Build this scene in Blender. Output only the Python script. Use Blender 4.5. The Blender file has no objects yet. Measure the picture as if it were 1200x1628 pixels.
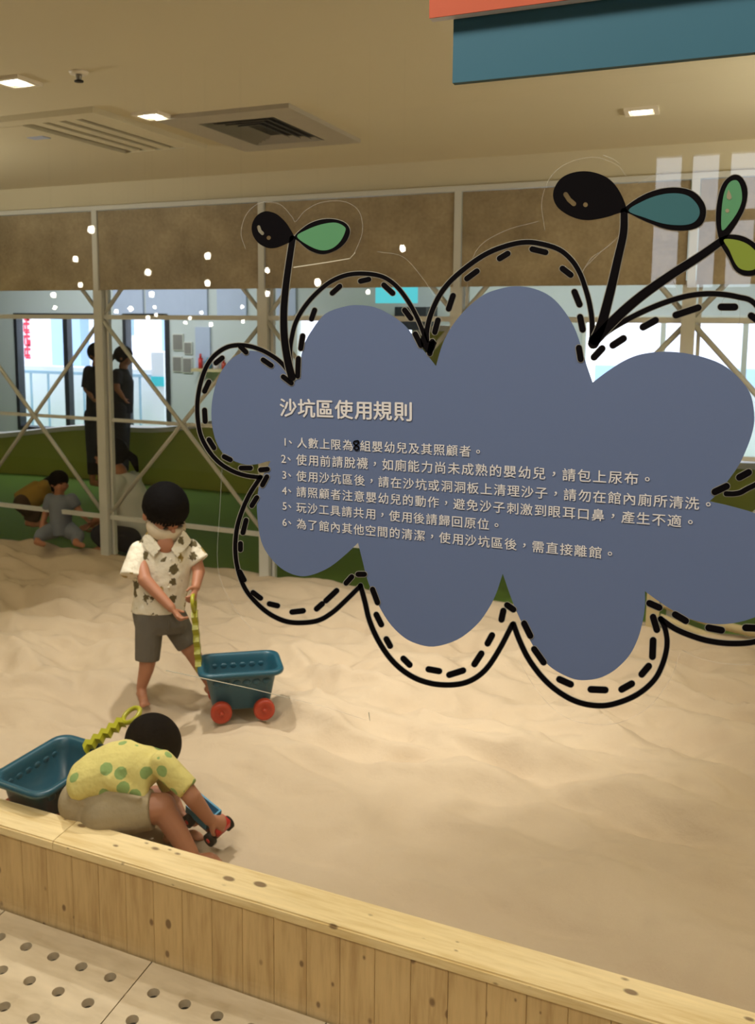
import bpy, bmesh, math, random
import numpy as np
from mathutils import Vector, Matrix, noise
from mathutils.geometry import tessellate_polygon
random.seed(7)
SC = bpy.context.scene
COL = SC.collection

# ------------------------------------------------------------------ camera
V1 = np.array([-2750., 488.]); V2 = np.array([1100., 486.]); V3 = np.array([500., 12000.])
_A = np.array([V3 - V2, V3 - V1]); _P = np.linalg.solve(_A, [(V3 - V2) @ V1, (V3 - V1) @ V2])
CX, CY = _P; FPX = math.sqrt(-(V1 - _P) @ (V2 - _P))
def _n(v):
    v = np.array(v, float); return v / np.linalg.norm(v)
def _cr(V): return _n([V[0] - CX, -(V[1] - CY), -FPX])
RW = np.array([-_cr(V1), _cr(V2), -_cr(V3)])        # camera -> world
CAMH = 1.63
CAM = np.array([0, 0, CAMH])
def ray(px, py): return RW @ np.array([(px - CX) / FPX, -(py - CY) / FPX, -1.0])
def onZ(px, py, z):
    d = ray(px, py); return Vector(CAM + d * (z - CAMH) / d[2])
def onY(px, py, y):
    d = ray(px, py); return Vector(CAM + d * y / d[1])
def PD(px, py, dep): return Vector(CAM + ray(px, py) * dep)
def depth(p): return -(RW.T @ (np.array(p) - CAM))[2]
RIGHT = Vector(RW[:, 0]); UPV = Vector(RW[:, 1]); BACK = Vector(RW[:, 2])

cam_d = bpy.data.cameras.new('camera'); cam = bpy.data.objects.new('camera', cam_d); COL.objects.link(cam)
cam_d.sensor_fit = 'VERTICAL'; cam_d.sensor_height = 36; cam_d.sensor_width = 36
cam_d.lens = FPX * 36 / 1628
cam_d.shift_x = (600 - CX) / 1628; cam_d.shift_y = (CY - 814) / 1628
M = Matrix([list(RW[0]) + [0], list(RW[1]) + [0], list(RW[2]) + [CAMH], [0, 0, 0, 1]])
cam.matrix_world = M
cam_d.clip_start = 0.02; cam_d.clip_end = 200
YG = 1.1                                             # the big glass pane stands in this plane
cam_d.dof.use_dof = True
cam_d.dof.focus_distance = depth(onY(640, 760, YG))
cam_d.dof.aperture_fstop = cam_d.lens / 2.6          # 2.6 mm opening
SC.camera = cam

# ------------------------------------------------------------------ world, exposure
SC.view_settings.view_transform = 'Standard'; SC.view_settings.look = 'None'
SC.view_settings.exposure = 0.0; SC.view_settings.gamma = 1.0
SC.view_settings.use_curve_mapping = False
w = bpy.data.worlds.new('world'); SC.world = w; w.use_nodes = True
bg = w.node_tree.nodes['Background']; bg.inputs[0].default_value = (0.78, 0.87, 1.0, 1); bg.inputs[1].default_value = 4.2

def lamp(kind, name, loc, power, color, target=None, **kw):
    l = bpy.data.lights.new(name, kind); l.energy = power; l.color = color
    for k, v in kw.items(): setattr(l, k, v)
    o = bpy.data.objects.new(name, l); COL.objects.link(o); o.location = loc
    d = Vector(target) - Vector(loc) if target is not None else Vector((0, 0, -1))
    o.rotation_euler = d.to_track_quat('-Z', 'Y').to_euler()
    return o
WARM = (1.0, 0.955, 0.89)
ZC = 2.33                                            # ceiling of the sandpit room
ZH = 3.3                                             # ceiling of the hall in front of the glass
# ceiling panels of the hall, over and behind the viewer's side of the glass
lamp('AREA', 'hall_light', (-1.2, -0.2, ZH - .06), 50, (1, .93, .82), (-1.0, 0.6, 0), shape='RECTANGLE', size=1.6, size_y=.5)
lamp('AREA', 'hall_light', (1.0, -0.3, ZH - .06), 30, (1, .93, .82), (.8, 0.5, 0), shape='RECTANGLE', size=1.6, size_y=.5)

# added fill lights: two unseen ones brighten the sandpit ceiling, two the far wall
lamp('AREA', 'ceiling_fill', (1.5, 3.0, 1.75), 42, (1, .94, .80), (1.3, 3.0, 3), shape='RECTANGLE', size=.5, size_y=1.2)
lamp('AREA', 'ceiling_fill', (-4.1, 2.3, 1.75), 42, (1, .94, .80), (-3.9, 2.3, 3), shape='RECTANGLE', size=.5, size_y=1.0)
lamp('AREA', 'far_wall_fill', (-5.6, 6.9, ZC - .03), 75, (.90, .97, 1), (-5.6, 8.2, 1.0), shape='RECTANGLE', size=3, size_y=1)
lamp('AREA', 'far_wall_fill', (-.5, 6.9, ZC - .03), 60, (.90, .97, 1), (-.5, 8.2, 1.0), shape='RECTANGLE', size=3, size_y=1)

# ------------------------------------------------------------------ materials
def srgb(c):
    c = [x / 255 for x in c]
    return tuple(x / 12.92 if x <= .04045 else ((x + .055) / 1.055) ** 2.4 for x in c) + (1,)
class NT:
    def __init__(s, name):
        s.m = bpy.data.materials.new(name); s.m.use_nodes = True; s.t = s.m.node_tree; s.t.nodes.clear()
        s.out = s.n('ShaderNodeOutputMaterial')
    def n(s, ty, **kw):
        o = s.t.nodes.new(ty)
        for k, v in kw.items():
            if k.startswith('i_'):
                key = k[2:]; key = int(key) if key.isdigit() else key.replace('_', ' ')
                o.inputs[key].default_value = v
            else: setattr(o, k, v)
        return o
    def l(s, a, b): s.t.links.new(a, b)
    def math(s, op, a, b=None, c=None):
        o = s.n('ShaderNodeMath', operation=op)
        for i, v in enumerate((a, b, c)):
            if v is None: continue
            if isinstance(v, (int, float)): o.inputs[i].default_value = v
            else: s.l(v, o.inputs[i])
        return o.outputs[0]
    def mix(s, f, a, b):
        o = s.n('ShaderNodeMix', data_type='RGBA')
        for i, v in ((0, f), (6, a), (7, b)):
            if isinstance(v, (int, float, tuple)): o.inputs[i].default_value = v
            else: s.l(v, o.inputs[i])
        return o.outputs[2]
    def coord(s, scale=(1, 1, 1), obj=True, rnd=0.0):
        tc = s.n('ShaderNodeTexCoord'); mp = s.n('ShaderNodeMapping')
        mp.inputs['Scale'].default_value = scale
        s.l(tc.outputs['Object'], mp.inputs['Vector'])
        if rnd:
            oi = s.n('ShaderNodeObjectInfo'); v = s.n('ShaderNodeVectorMath', operation='SCALE')
            cb = s.n('ShaderNodeCombineXYZ')
            s.l(oi.outputs['Random'], cb.inputs[0]); s.l(oi.outputs['Random'], cb.inputs[1]); s.l(oi.outputs['Random'], cb.inputs[2])
            s.l(cb.outputs[0], v.inputs[0]); v.inputs['Scale'].default_value = rnd
            s.l(v.outputs[0], mp.inputs['Location'])
        return mp.outputs[0]
    def noise(s, vec, scale, detail=3, rough=.5):
        o = s.n('ShaderNodeTexNoise', i_Scale=scale, i_Detail=detail, i_Roughness=rough)
        s.l(vec, o.inputs['Vector']); return o.outputs['Fac']
    def ramp(s, f, stops):
        o = s.n('ShaderNodeValToRGB'); e = o.color_ramp.elements
        while len(e) < len(stops): e.new(.5)
        for k, (p, c) in enumerate(stops): e[k].position = p; e[k].color = c
        s.l(f, o.inputs[0]); return o.outputs[0]
    def bsdf(s, color, rough=.5, bump=None, bs=.1, bd=.01, **kw):
        p = s.n('ShaderNodeBsdfPrincipled'); p.inputs['Roughness'].default_value = rough
        for k, v in kw.items(): p.inputs[k.replace('_', ' ')].default_value = v
        if isinstance(color, tuple): p.inputs['Base Color'].default_value = color
        else: s.l(color, p.inputs['Base Color'])
        if bump is not None:
            b = s.n('ShaderNodeBump', i_Strength=bs, i_Distance=bd); s.l(bump, b.inputs['Height']); s.l(b.outputs[0], p.inputs['Normal'])
        s.l(p.outputs[0], s.out.inputs[0]); return p
def plain(name, c, rough=.5, var=.06, scale=12, bump=0.0, **kw):
    t = NT(name); c = srgb(c) if max(c) > 1 else tuple(c) + (1,)
    v = t.coord(); f = t.noise(v, scale, 4)
    a = tuple(min(1, x * (1 - var)) for x in c[:3]) + (1,); b = tuple(min(1, x * (1 + var)) for x in c[:3]) + (1,)
    t.bsdf(t.mix(f, a, b), rough, f if bump else None, bump, .01, **kw)
    return t.m
def emit(name, col, st):
    t = NT(name); e = t.n('ShaderNodeEmission'); e.inputs[0].default_value = tuple(col) + (1,); e.inputs[1].default_value = st
    t.l(e.outputs[0], t.out.inputs[0]); return t.m
MT = {}
MT['ceiling'] = plain('ceiling_paint', (208, 198, 168), .8, .02, 3)
MT['wall'] = plain('wall_paint', (205, 200, 188), .8, .02, 3)
MT['white'] = plain('white_steel', (206, 206, 198), .45, .03)
MT['rope'] = plain('brace_white', (196, 196, 186), .5, .04)
MT['greywall'] = plain('grey_wall', (196, 202, 203), .8, .02)
MT['black'] = plain('black_print', (9, 6, 8), .7, .02, Specular_IOR_Level=.08)
MT['halo'] = plain('white_print', (150, 146, 132), .5, .02)
MT['text'] = plain('white_lettering', (228, 224, 220), .5, .02)
MT['cloud'] = plain('cloud_blue', (102, 117, 150), .6, .02, 5, Specular_IOR_Level=.2)
MT['leaf_green'] = plain('leaf_green', (86, 146, 100), .5, .03)
MT['leaf_teal'] = plain('leaf_teal', (48, 100, 106), .5, .03)
MT['leaf_lime'] = plain('leaf_lime', (128, 146, 44), .5, .03)
MT['shine'] = plain('shine_print', (150, 142, 112), .5, .02)
MT['teal_board'] = plain('teal_board', (44, 100, 120), .55, .05, 4)
MT['orange_board'] = plain('orange_board', (192, 84, 46), .55, .05, 4)
MT['metal'] = plain('anodised_metal', (150, 146, 138), .35, .03, Metallic=.6)
MT['dark'] = plain('dark_parts_and_shade', (26, 24, 22), .8, .05)  # near-black; also stands in for shade in floor holes and air slots
MT['darkframe'] = plain('dark_frame', (34, 38, 46), .4, .05)
MT['skin'] = plain('skin', (168, 112, 82), .55, .05, 30, Subsurface_Weight=.0)
MT['hair'] = plain('black_hair', (4, 4, 6), .8, .3, 60, .3, Specular_IOR_Level=.06)
MT['eye'] = plain('eye_dark', (20, 14, 12), .25, .02)
MT['lip'] = plain('lip', (150, 80, 70), .5, .02)
MT['maskmat'] = plain('mask_cloth', (206, 188, 160), .8, .12, 40)
MT['shorts1'] = plain('grey_shorts', (92, 86, 76), .9, .14, 16, .8)
MT['shorts2'] = plain('khaki_shorts', (158, 142, 112), .9, .12, 14, .9)
MT['tealplastic'] = plain('teal_plastic', (9, 76, 94), .35, .08, 10)
MT['redplastic'] = plain('orange_red_plastic', (168, 50, 24), .4, .06)
MT['redplastic2'] = plain('red_plastic', (190, 30, 28), .4, .06)
MT['darkred'] = plain('dark_red_plastic', (92, 18, 22), .4, .06)
MT['blackplastic'] = plain('black_rubber', (16, 15, 16), .6, .06, Specular_IOR_Level=.2)
MT['bluetoy'] = plain('blue_plastic', (40, 134, 170), .35, .06)
MT['lime'] = plain('lime_plastic', (160, 156, 26), .4, .06)
MT['greenwall'] = plain('green_padding', (172, 176, 84), .6, .06, 5)
MT['greenfloor'] = plain('green_matting', (86, 116, 30), .8, .15, 3)
MT['whitecap'] = plain('white_capping', (226, 222, 226), .5, .03)
MT['greyshirt'] = plain('grey_cloth', (112, 118, 128), .9, .06)
MT['mustard'] = plain('mustard_cloth', (150, 118, 46), .9, .06)
MT['browncloth'] = plain('brown_cloth', (66, 48, 34), .9, .06)
MT['whiteshirt'] = plain('pale_grey_shirt', (205, 205, 196), .9, .06)
MT['navy'] = plain('dark_cloth', (34, 36, 46), .9, .06)
MT['bluecloth'] = plain('blue_cloth', (96, 112, 160), .9, .06)
MT['facade'] = plain('facade', (228, 226, 236), .8, .04)
MT['facade2'] = plain('facade_blue', (150, 176, 200), .8, .04)
MT['banner'] = plain('red_banner', (226, 40, 70), .7, .04)
MT['lawn'] = plain('lawn', (120, 160, 84), .9, .2, 8)
MT['hallfloor'] = plain('hall_floor', (150, 125, 88), .6, .06)
MT['paleblue'] = plain('pale_blue_panel', (176, 186, 212), .6, .05)
MT['cyan'] = plain('cyan_sign', (70, 200, 215), .5, .03)
MT['beige'] = plain('beige_timber', (190, 172, 128), .7, .06)
MT['pictures'] = plain('muted_print', (128, 124, 120), .7, .2, 8)
MT['glow'] = emit('lamp_glow', (1, .93, .78), 14)
MT['bulb'] = emit('bulb_glow', (1, .92, .78), 40)
MT['trimwhite'] = plain('lamp_trim', (235, 225, 205), .4, .02)
MT['scratch'] = plain('scratch_mark', (206, 200, 176), .6, .02)

# glass: thin clear pane, reflection by fresnel
t = NT('clear_glass'); ge = t.n('ShaderNodeNewGeometry'); dp = t.n('ShaderNodeVectorMath', operation='DOT_PRODUCT')
t.l(ge.outputs['Incoming'], dp.inputs[0]); t.l(ge.outputs['Normal'], dp.inputs[1])
fres = t.math('ADD', .04, t.math('MULTIPLY', t.math('POWER', t.math('SUBTRACT', 1.0, t.math('ABSOLUTE', dp.outputs['Value'])), 5.0), .96)); tr = t.n('ShaderNodeBsdfTransparent'); gl = t.n('ShaderNodeBsdfGlossy', i_Roughness=0.0)
tr.inputs[0].default_value = (.985, .99, .98, 1)
mx = t.n('ShaderNodeMixShader'); t.l(fres, mx.inputs[0]); t.l(tr.outputs[0], mx.inputs[1]); t.l(gl.outputs[0], mx.inputs[2]); t.l(mx.outputs[0], t.out.inputs[0])
MT['glass'] = t.m
# clear sticker film: a hair more visible than glass
t = NT('clear_film'); tr = t.n('ShaderNodeBsdfTransparent'); df = t.n('ShaderNodeBsdfDiffuse'); df.inputs[0].default_value = (.8, .78, .7, 1)
mx = t.n('ShaderNodeMixShader'); mx.inputs[0].default_value = .10; t.l(tr.outputs[0], mx.inputs[1]); t.l(df.outputs[0], mx.inputs[2]); t.l(mx.outputs[0], t.out.inputs[0])
MT['film'] = t.m
# brown cork-like board
t = NT('brown_particle_board'); v = t.coord(); f1 = t.noise(v, 3.5, 6, .65); f2 = t.noise(v, 60, 3, .6)
f = t.math('ADD', t.math('MULTIPLY', f1, .75), t.math('MULTIPLY', f2, .25))
t.bsdf(t.ramp(f, [(.35, srgb((128, 112, 84))), (.5, srgb((152, 136, 106))), (.66, srgb((176, 160, 128)))]), .7, f2, .1, .005)
MT['cork'] = t.m
# sand
t = NT('fine_sand'); v = t.coord(); f1 = t.noise(v, 2.2, 4, .55); f2 = t.noise(v, 400, 2, .7); f3 = t.noise(v, 30, 4, .6)
c = t.mix(f1, srgb((186, 166, 140)), srgb((206, 188, 162)))
c = t.mix(t.math('MULTIPLY', f2, .35), c, srgb((164, 142, 114)))
t.bsdf(c, .95, t.math('ADD', t.math('MULTIPLY', f3, .8), t.math('MULTIPLY', f2, .15)), .35, .012, Specular_IOR_Level=.15)
MT['sand'] = t.m
# pine: grain along the given axis, knots
def pine(name, axis, ca, cb, knots=True, gs=1.0):
    t = NT(name)
    sc = {'z': (26 * gs, 26 * gs, 2.2), 'x': (2.2, 26 * gs, 26 * gs)}[axis]
    v = t.coord(sc, rnd=37.0)
    g = t.noise(v, 1.0, 5, .6); g2 = t.noise(v, 4.0, 3, .6)
    c = t.ramp(t.math('ADD', t.math('MULTIPLY', g, .7), t.math('MULTIPLY', g2, .3)), [(.34, srgb(ca)), (.52, srgb(cb)), (.70, tuple(min(1, x * 1.12) for x in srgb(cb)[:3]) + (1,))])
    if knots:
        ks = {'z': (24, 24, 15), 'x': (13, 24, 24)}[axis]
        vk = t.coord(ks, rnd=91.0)
        vo = t.n('ShaderNodeTexVoronoi', i_Scale=1.0, i_Randomness=1.0); t.l(vk, vo.inputs['Vector'])
        sz = t.n('ShaderNodeSeparateColor'); t.l(vo.outputs['Color'], sz.inputs[0])
        rad = t.math('MULTIPLY', t.math('POWER', sz.outputs[0], 2.5), .20)
        d = t.math('SUBTRACT', vo.outputs['Distance'], rad)
        mk = t.math('SUBTRACT', 1.0, t.math('SMOOTH_MIN', 1.0, t.math('MAXIMUM', t.math('MULTIPLY', d, 14.0), 0.0), .05))
        c = t.mix(t.math('MULTIPLY', mk, .8), c, srgb((96, 62, 30)))
    t.bsdf(c, .45, g, .05, .004)
    return t.m
MT['pine'] = pine('pine_plank', 'z', (184, 150, 98), (208, 176, 122))
MT['pinecap'] = pine('pine_cap', 'x', (222, 192, 132), (240, 216, 164))
MT['ply'] = pine('birch_ply', 'x', (196, 176, 144), (214, 196, 166), False, .35)
# patterned shirts
t = NT('cream_shirt_print'); v = t.coord((21, 21, 18)); vo = t.n('ShaderNodeTexVoronoi', i_Scale=1.0, i_Randomness=.8); t.l(v, vo.inputs['Vector'])
nz = t.noise(v, 2.2, 3, .6); d = t.math('ADD', vo.outputs['Distance'], t.math('MULTIPLY', t.noise(v, 1.6, 4, .75), 1.3))
sp = t.n('ShaderNodeSeparateColor'); t.l(vo.outputs['Color'], sp.inputs[0])
pc = t.mix(t.math('GREATER_THAN', sp.outputs[0], .5), srgb((96, 84, 52)), srgb((158, 132, 66)))
mk = t.math('LESS_THAN', d, .98)
t.bsdf(t.mix(mk, srgb((226, 216, 194)), pc), .9, t.noise(t.coord(), 22, 3), .7, .02); MT['shirt1'] = t.m
t = NT('yellow_shirt_print'); v = t.coord((22, 22, 22)); vo = t.n('ShaderNodeTexVoronoi', i_Scale=1.0, i_Randomness=.55); t.l(v, vo.inputs['Vector'])
nz = t.noise(v, 6, 2, .6); mk = t.math('LESS_THAN', t.math('ADD', vo.outputs['Distance'], t.math('MULTIPLY', nz, .1)), .44)
sp = t.n('ShaderNodeSeparateColor'); t.l(vo.outputs['Color'], sp.inputs[0]); mk = t.math('MULTIPLY', mk, t.math('GREATER_THAN', sp.outputs[1], .3))
t.bsdf(t.mix(t.math('MULTIPLY', mk, .85), srgb((214, 200, 122)), srgb((116, 156, 92))), .9, t.noise(t.coord(), 18, 3), .7, .02); MT['shirt2'] = t.m

# ------------------------------------------------------------------ mesh helpers
class MB:
    def __init__(s): s.v = []; s.f = []
    def add(s, vs, fs):
        o = len(s.v); s.v += [tuple(x) for x in vs]; s.f += [tuple(i + o for i in q) for q in fs]; return s
    def box(s, x0, x1, y0, y1, z0, z1, mtx=None):
        vs = [Vector(p) for p in ((x0, y0, z0), (x1, y0, z0), (x1, y1, z0), (x0, y1, z0), (x0, y0, z1), (x1, y0, z1), (x1, y1, z1), (x0, y1, z1))]
        if mtx: vs = [mtx @ p for p in vs]
        return s.add(vs, [(0, 3, 2, 1), (4, 5, 6, 7), (0, 1, 5, 4), (1, 2, 6, 5), (2, 3, 7, 6), (3, 0, 4, 7)])
    def rings(s, rings, cap=True):
        n = len(rings[0]); o = len(s.v)
        for r in rings: s.v += [tuple(p) for p in r]
        for i in range(len(rings) - 1):
            a = o + i * n; b = a + n
            for j in range(n):
                k = (j + 1) % n; s.f.append((a + j, a + k, b + k, b + j))
        if cap:
            s.f.append(tuple(o + j for j in reversed(range(n)))); s.f.append(tuple(o + (len(rings) - 1) * n + j for j in range(n)))
        return s
    def cone(s, p0, r0, p1, r1, seg=14, round0=True, round1=True, flat=1.0, fdir=None):
        """tapered limb; flat<1 squashes it along fdir"""
        p0 = Vector(p0); p1 = Vector(p1); d = (p1 - p0); L = d.length or 1e-6; d /= L
        if fdir is None: fdir = Vector((0, 0, 1)) if abs(d.z) < .9 else Vector((1, 0, 0))
        v = (Vector(fdir) - d * Vector(fdir).dot(d)).normalized(); u = d.cross(v)
        rs = []
        st = ([(-math.sin(a) * r0, math.cos(a) * r0) for a in (1.35, 1.0, .6, .25)] if round0 else [])
        st += [(0, r0), (L * .5, (r0 + r1) / 2), (L, r1)]
        st += ([(L + math.sin(a) * r1, math.cos(a) * r1) for a in (.25, .6, 1.0, 1.35)] if round1 else [])
        for h, r in st:
            rs.append([p0 + d * h + (u * math.cos(2 * math.pi * j / seg) + v * math.sin(2 * math.pi * j / seg) * flat) * r for j in range(seg)])
        return s.rings(rs)
    def ell(s, c, rad, axes=None, seg=20, nr=12):
        c = Vector(c); ax = axes or (Vector((1, 0, 0)), Vector((0, 1, 0)), Vector((0, 0, 1)))
        rs = []
        for i in range(1, nr):
            a = math.pi * i / nr - math.pi / 2
            rs.append([c + ax[0] * rad[0] * math.cos(a) * math.cos(2 * math.pi * j / seg) + ax[1] * rad[1] * math.cos(a) * math.sin(2 * math.pi * j / seg) + ax[2] * rad[2] * math.sin(a) for j in range(seg)])
        return s.rings(rs)
    def tube(s, pts, r, seg=8, closed=False):
        pts = [Vector(p) for p in pts]; n = len(pts); rs = []
        up = None
        for i, p in enumerate(pts):
            a = pts[(i - 1) % n] if (closed or i > 0) else p; b = pts[(i + 1) % n] if (closed or i < n - 1) else p
            d = (b - a).normalized()
            if up is None: up = Vector((0, 0, 1)) if abs(d.z) < .9 else Vector((1, 0, 0))
            v = (up - d * up.dot(d)).normalized(); up = v; u = d.cross(v)
            rr = r[i] if isinstance(r, (list, tuple)) else r
            rs.append([p + (u * math.cos(2 * math.pi * j / seg) + v * math.sin(2 * math.pi * j / seg)) * rr for j in range(seg)])
        if closed: rs.append(rs[0]); return s.rings(rs, False)
        return s.rings(rs)
    def mesh(s, name):
        me = bpy.data.meshes.new(name); me.from_pydata(s.v, [], s.f); me.update(); return me
def link(name, me, mat=None, parent=None, smooth=False, local=False):
    o = bpy.data.objects.new(name, me); COL.objects.link(o)
    if mat is not None:
        me.materials.clear(); me.materials.append(MT[mat] if isinstance(mat, str) else mat)
    if smooth:
        for p in me.polygons: p.use_smooth = True
    if parent:
        o.parent = parent
        if not local: o.matrix_parent_inverse = parent_world(parent).inverted()
    return o
def parent_world(p):
    m = p.matrix_basis.copy()
    q = p
    while q.parent: m = q.parent.matrix_basis @ (q.matrix_parent_inverse @ m); q = q.parent
    return m
def tag(o, label=None, cat=None, group=None, kind=None):
    if label: o['label'] = label
    if cat: o['category'] = cat
    if group: o['group'] = group
    if kind: o['kind'] = kind
    return o
def thing(name, label, cat, loc=(0, 0, 0), rot=(0, 0, 0), group=None):
    o = bpy.data.objects.new(name, None); o.empty_display_size = .1; COL.objects.link(o)
    o.location = loc; o.rotation_euler = rot
    return tag(o, label, cat, group)
def part(name, mb, mat, parent, smooth=False, local=False): return link(name, mb.mesh(name), mat, parent, smooth, local)
def bx(*a): return MB().box(*a)
def dup_tree(o, parent=None):
    c = o.copy(); COL.objects.link(c)
    if parent: c.parent = parent; c.matrix_parent_inverse = o.matrix_parent_inverse.copy()
    for ch in list(o.children): dup_tree(ch, c)
    return c
def remesh(mb, name, voxel=.005, sm=4, cuts=(), fac=.5):
    """weld overlapping closed shapes into one continuous skin; cuts = planes (point, normal) whose positive side is removed"""
    me = mb.mesh(name); o = bpy.data.objects.new(name, me); COL.objects.link(o)
    m = o.modifiers.new('r', 'REMESH'); m.mode = 'VOXEL'; m.voxel_size = voxel; m.use_smooth_shade = True
    if sm: s = o.modifiers.new('s', 'SMOOTH'); s.factor = fac; s.iterations = sm
    dg = bpy.context.evaluated_depsgraph_get(); res = bpy.data.meshes.new_from_object(o.evaluated_get(dg))
    bpy.data.objects.remove(o); bpy.data.meshes.remove(me); res.name = name
    if cuts:
        b = bmesh.new(); b.from_mesh(res)
        for p, nn in cuts:
            g = bmesh.ops.bisect_plane(b, geom=b.verts[:] + b.edges[:] + b.faces[:], plane_co=p, plane_no=nn, clear_outer=True)
            ed = [e for e in g['geom_cut'] if isinstance(e, bmesh.types.BMEdge)]
            bmesh.ops.holes_fill(b, edges=ed)
        b.to_mesh(res); b.free()
    for p in res.polygons: p.use_smooth = True
    return res

# ------------------------------------------------------------------ setting
XL, XR = -9.6, 3.2
YW = 4.27          # plane of the lattice behind the sand
YF = 8.3           # far wall
def struct(name, mb, mat, smooth=False): return tag(part(name, mb, mat, None, smooth), kind='structure')
struct('ceiling', bx(XL, XR, YG + .03, YF + .1, ZC, ZC + .12), 'ceiling')
fl = MB().box(XL, XR, -5.2, .47, -.12, -.0); struct('hole_shade_slab', bx(XL, XR, .47, 1.69, -.12, -.07), 'dark')  # dark slab makes the panel holes read as deep shade
fl.box(XL, XR, 1.68, 1.70, -.07, -.03); fl.box(XL, XR, 1.69, YW, -.12, -.03); fl.box(XL, XR, YW, YF + .1, -.12, -.03)
floor = struct('floor', fl, 'hallfloor')
struct('wall_left', bx(XL - .1, XL, -5.2, YF + .1, -.1, ZH), 'wall')
struct('wall_right', bx(XR, XR + .1, -5.2, YF + .1, -.1, ZH), 'wall')
struct('ceiling', bx(XL - .1, XR + .1, -5.3, YG + .03, ZH, ZH + .1), 'ceiling')
struct('trim_1', bx(XL, XR, YG + .03, YG + .1, ZC, ZH), 'ceiling')         # upstand between the two ceiling levels
# bulkhead above the lattice
struct('trim_2', bx(XL, XR, YW - .02, YW + .2, 2.19, ZC), 'ceiling')

# perforated plywood floor panels, holes really cut
def panel_mesh(wx, wy, pitch, m0x, m0y, th=.02, r=.0152):
    cu = bpy.data.curves.new('p', 'CURVE'); cu.dimensions = '2D'; cu.fill_mode = 'BOTH'; cu.extrude = th / 2
    def poly(pts):
        sp = cu.splines.new('POLY'); sp.points.add(len(pts) - 1)
        for i, (x, y) in enumerate(pts): sp.points[i].co = (x, y, 0, 1)
        sp.use_cyclic_u = True
    poly([(0, 0), (wx, 0), (wx, wy), (0, wy)])
    x = m0x
    while x < wx - .03:
        y = wy - m0y
        while y > .03:
            poly([(x + r * math.cos(a * math.pi / 8), y + r * math.sin(a * math.pi / 8)) for a in range(16)])
            y -= pitch
        x += pitch
    o = bpy.data.objects.new('p', cu); COL.objects.link(o)
    me = bpy.data.meshes.new_from_object(o.evaluated_get(bpy.context.evaluated_depsgraph_get()))
    bpy.data.objects.remove(o); me.name = 'floor_panel'; me.materials.clear(); me.materials.append(MT['ply']); return me
PM = panel_mesh(.469, .60, .0868, .058, .083)
for k in range(-3, 5):
    for j in range(2):
        o = bpy.data.objects.new('floor_panel', PM); COL.objects.link(o)
        o.location = (-1.163 + k * .472 - .47, 1.687 - .604 * (j + 1) + .002, -.010); o.parent = floor

# kerb of vertical pine boards with a solid cap
kerb = thing('sandpit_kerb', 'low pine plank kerb along the front of the sandpit', 'kerb', (0, 1.69, 0))
KZ = .247
pm = bx(-.0411, .0411, 0, .016, -.02, KZ - .028).mesh('plank')
b = bmesh.new(); b.from_mesh(pm); bmesh.ops.bevel(b, geom=[e for e in b.edges if abs(e.verts[0].co.z - e.verts[1].co.z) > .1], offset=.0014, segments=1, affect='EDGES'); b.to_mesh(pm); b.free()
pm.materials.append(MT['pine'])
for k in range(-24, 22):
    o = bpy.data.objects.new('plank', pm); COL.objects.link(o); o.parent = kerb
    o.location = (-.5355 + .0829 * k, 0.0, 0)
part('core', bx(-3.0, 1.8, 1.707, 1.775, -.02, KZ - .03), 'pine', kerb)
for x0, x1 in ((-3.0, -1.462), (-1.460, .35), (.352, 1.8)):
    cb = MB().box(x0, x1, 1.684, 1.790, KZ - .028, KZ); me = cb.mesh('cap_board')
    b = bmesh.new(); b.from_mesh(me); bmesh.ops.bevel(b, geom=[e for e in b.edges if abs(e.verts[0].co.x - e.verts[1].co.x) > .1], offset=.004, segments=2, affect='EDGES'); b.to_mesh(me); b.free()
    link('cap_board', me, 'pinecap', kerb)
struct('trim_3', bx(-3, 1.8, 1.683, 1.689, -.021, -.004), 'dark')

# sand
def sand_z(x, y):
    n1 = noise.noise(Vector((x * .9 + 3, y * 1.3, 0))) * .030
    q = Vector((x * 2.1, y * 4.2, 1.7)); n2 = abs(noise.noise(q)) * .045
    q3 = Vector((x * 5.2 + n2 * 20, y * 9.5, 5.1)); n3 = (1 - abs(noise.noise(q3)) * 2) * .010
    n5 = (1 - abs(noise.noise(Vector((x * 2.0 + 9, y * 5.2 + n1 * 30, 3.3)))) * 2.2) * .030
    n4 = noise.noise(Vector((x * 14, y * 20, 2))) * .004
    amp = min(1, max(.42, (y - 1.8) / 1.0)) * 1.9
    z = .118 + (n1 + n2 * 1.1 + n3 * 1.3 + n4 + n5 - .030) * amp * (1 if y < YW - .5 else 1 - .55 * (y - YW + .5) / .5)
    if y > YW - .35: z += .03 * ((y - YW + .35) / .35) * (noise.noise(Vector((x * 3, 0, 8))) * .8 + .1)
    return z
def sand_mesh():
    dx = .016; xs = np.arange(-5.2, 2.6, dx); ys = np.arange(1.776, YW + .031, dx)
    vs = [(x, y, sand_z(x, y)) for y in ys for x in xs]; nx = len(xs); ny = len(ys)
    fs = [(j * nx + i, j * nx + i + 1, (j + 1) * nx + i + 1, (j + 1) * nx + i) for j in range(ny - 1) for i in range(nx - 1)]
    o = len(vs)
    # skirt to the back
    for i, x in enumerate(xs): vs.append((x, YW + .06, -.03))
    a = (ny - 1) * nx
    fs += [(a + i, a + i + 1, o + i + 1, o + i) for i in range(nx - 1)]
    me = bpy.data.meshes.new('sand'); me.from_pydata(vs, [], fs); me.update(); return me
sand = link('sand', sand_mesh(), 'sand', None, True)
tag(sand, 'pale rippled play sand filling the pit behind the pine kerb', 'sand', kind='stuff')

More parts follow.
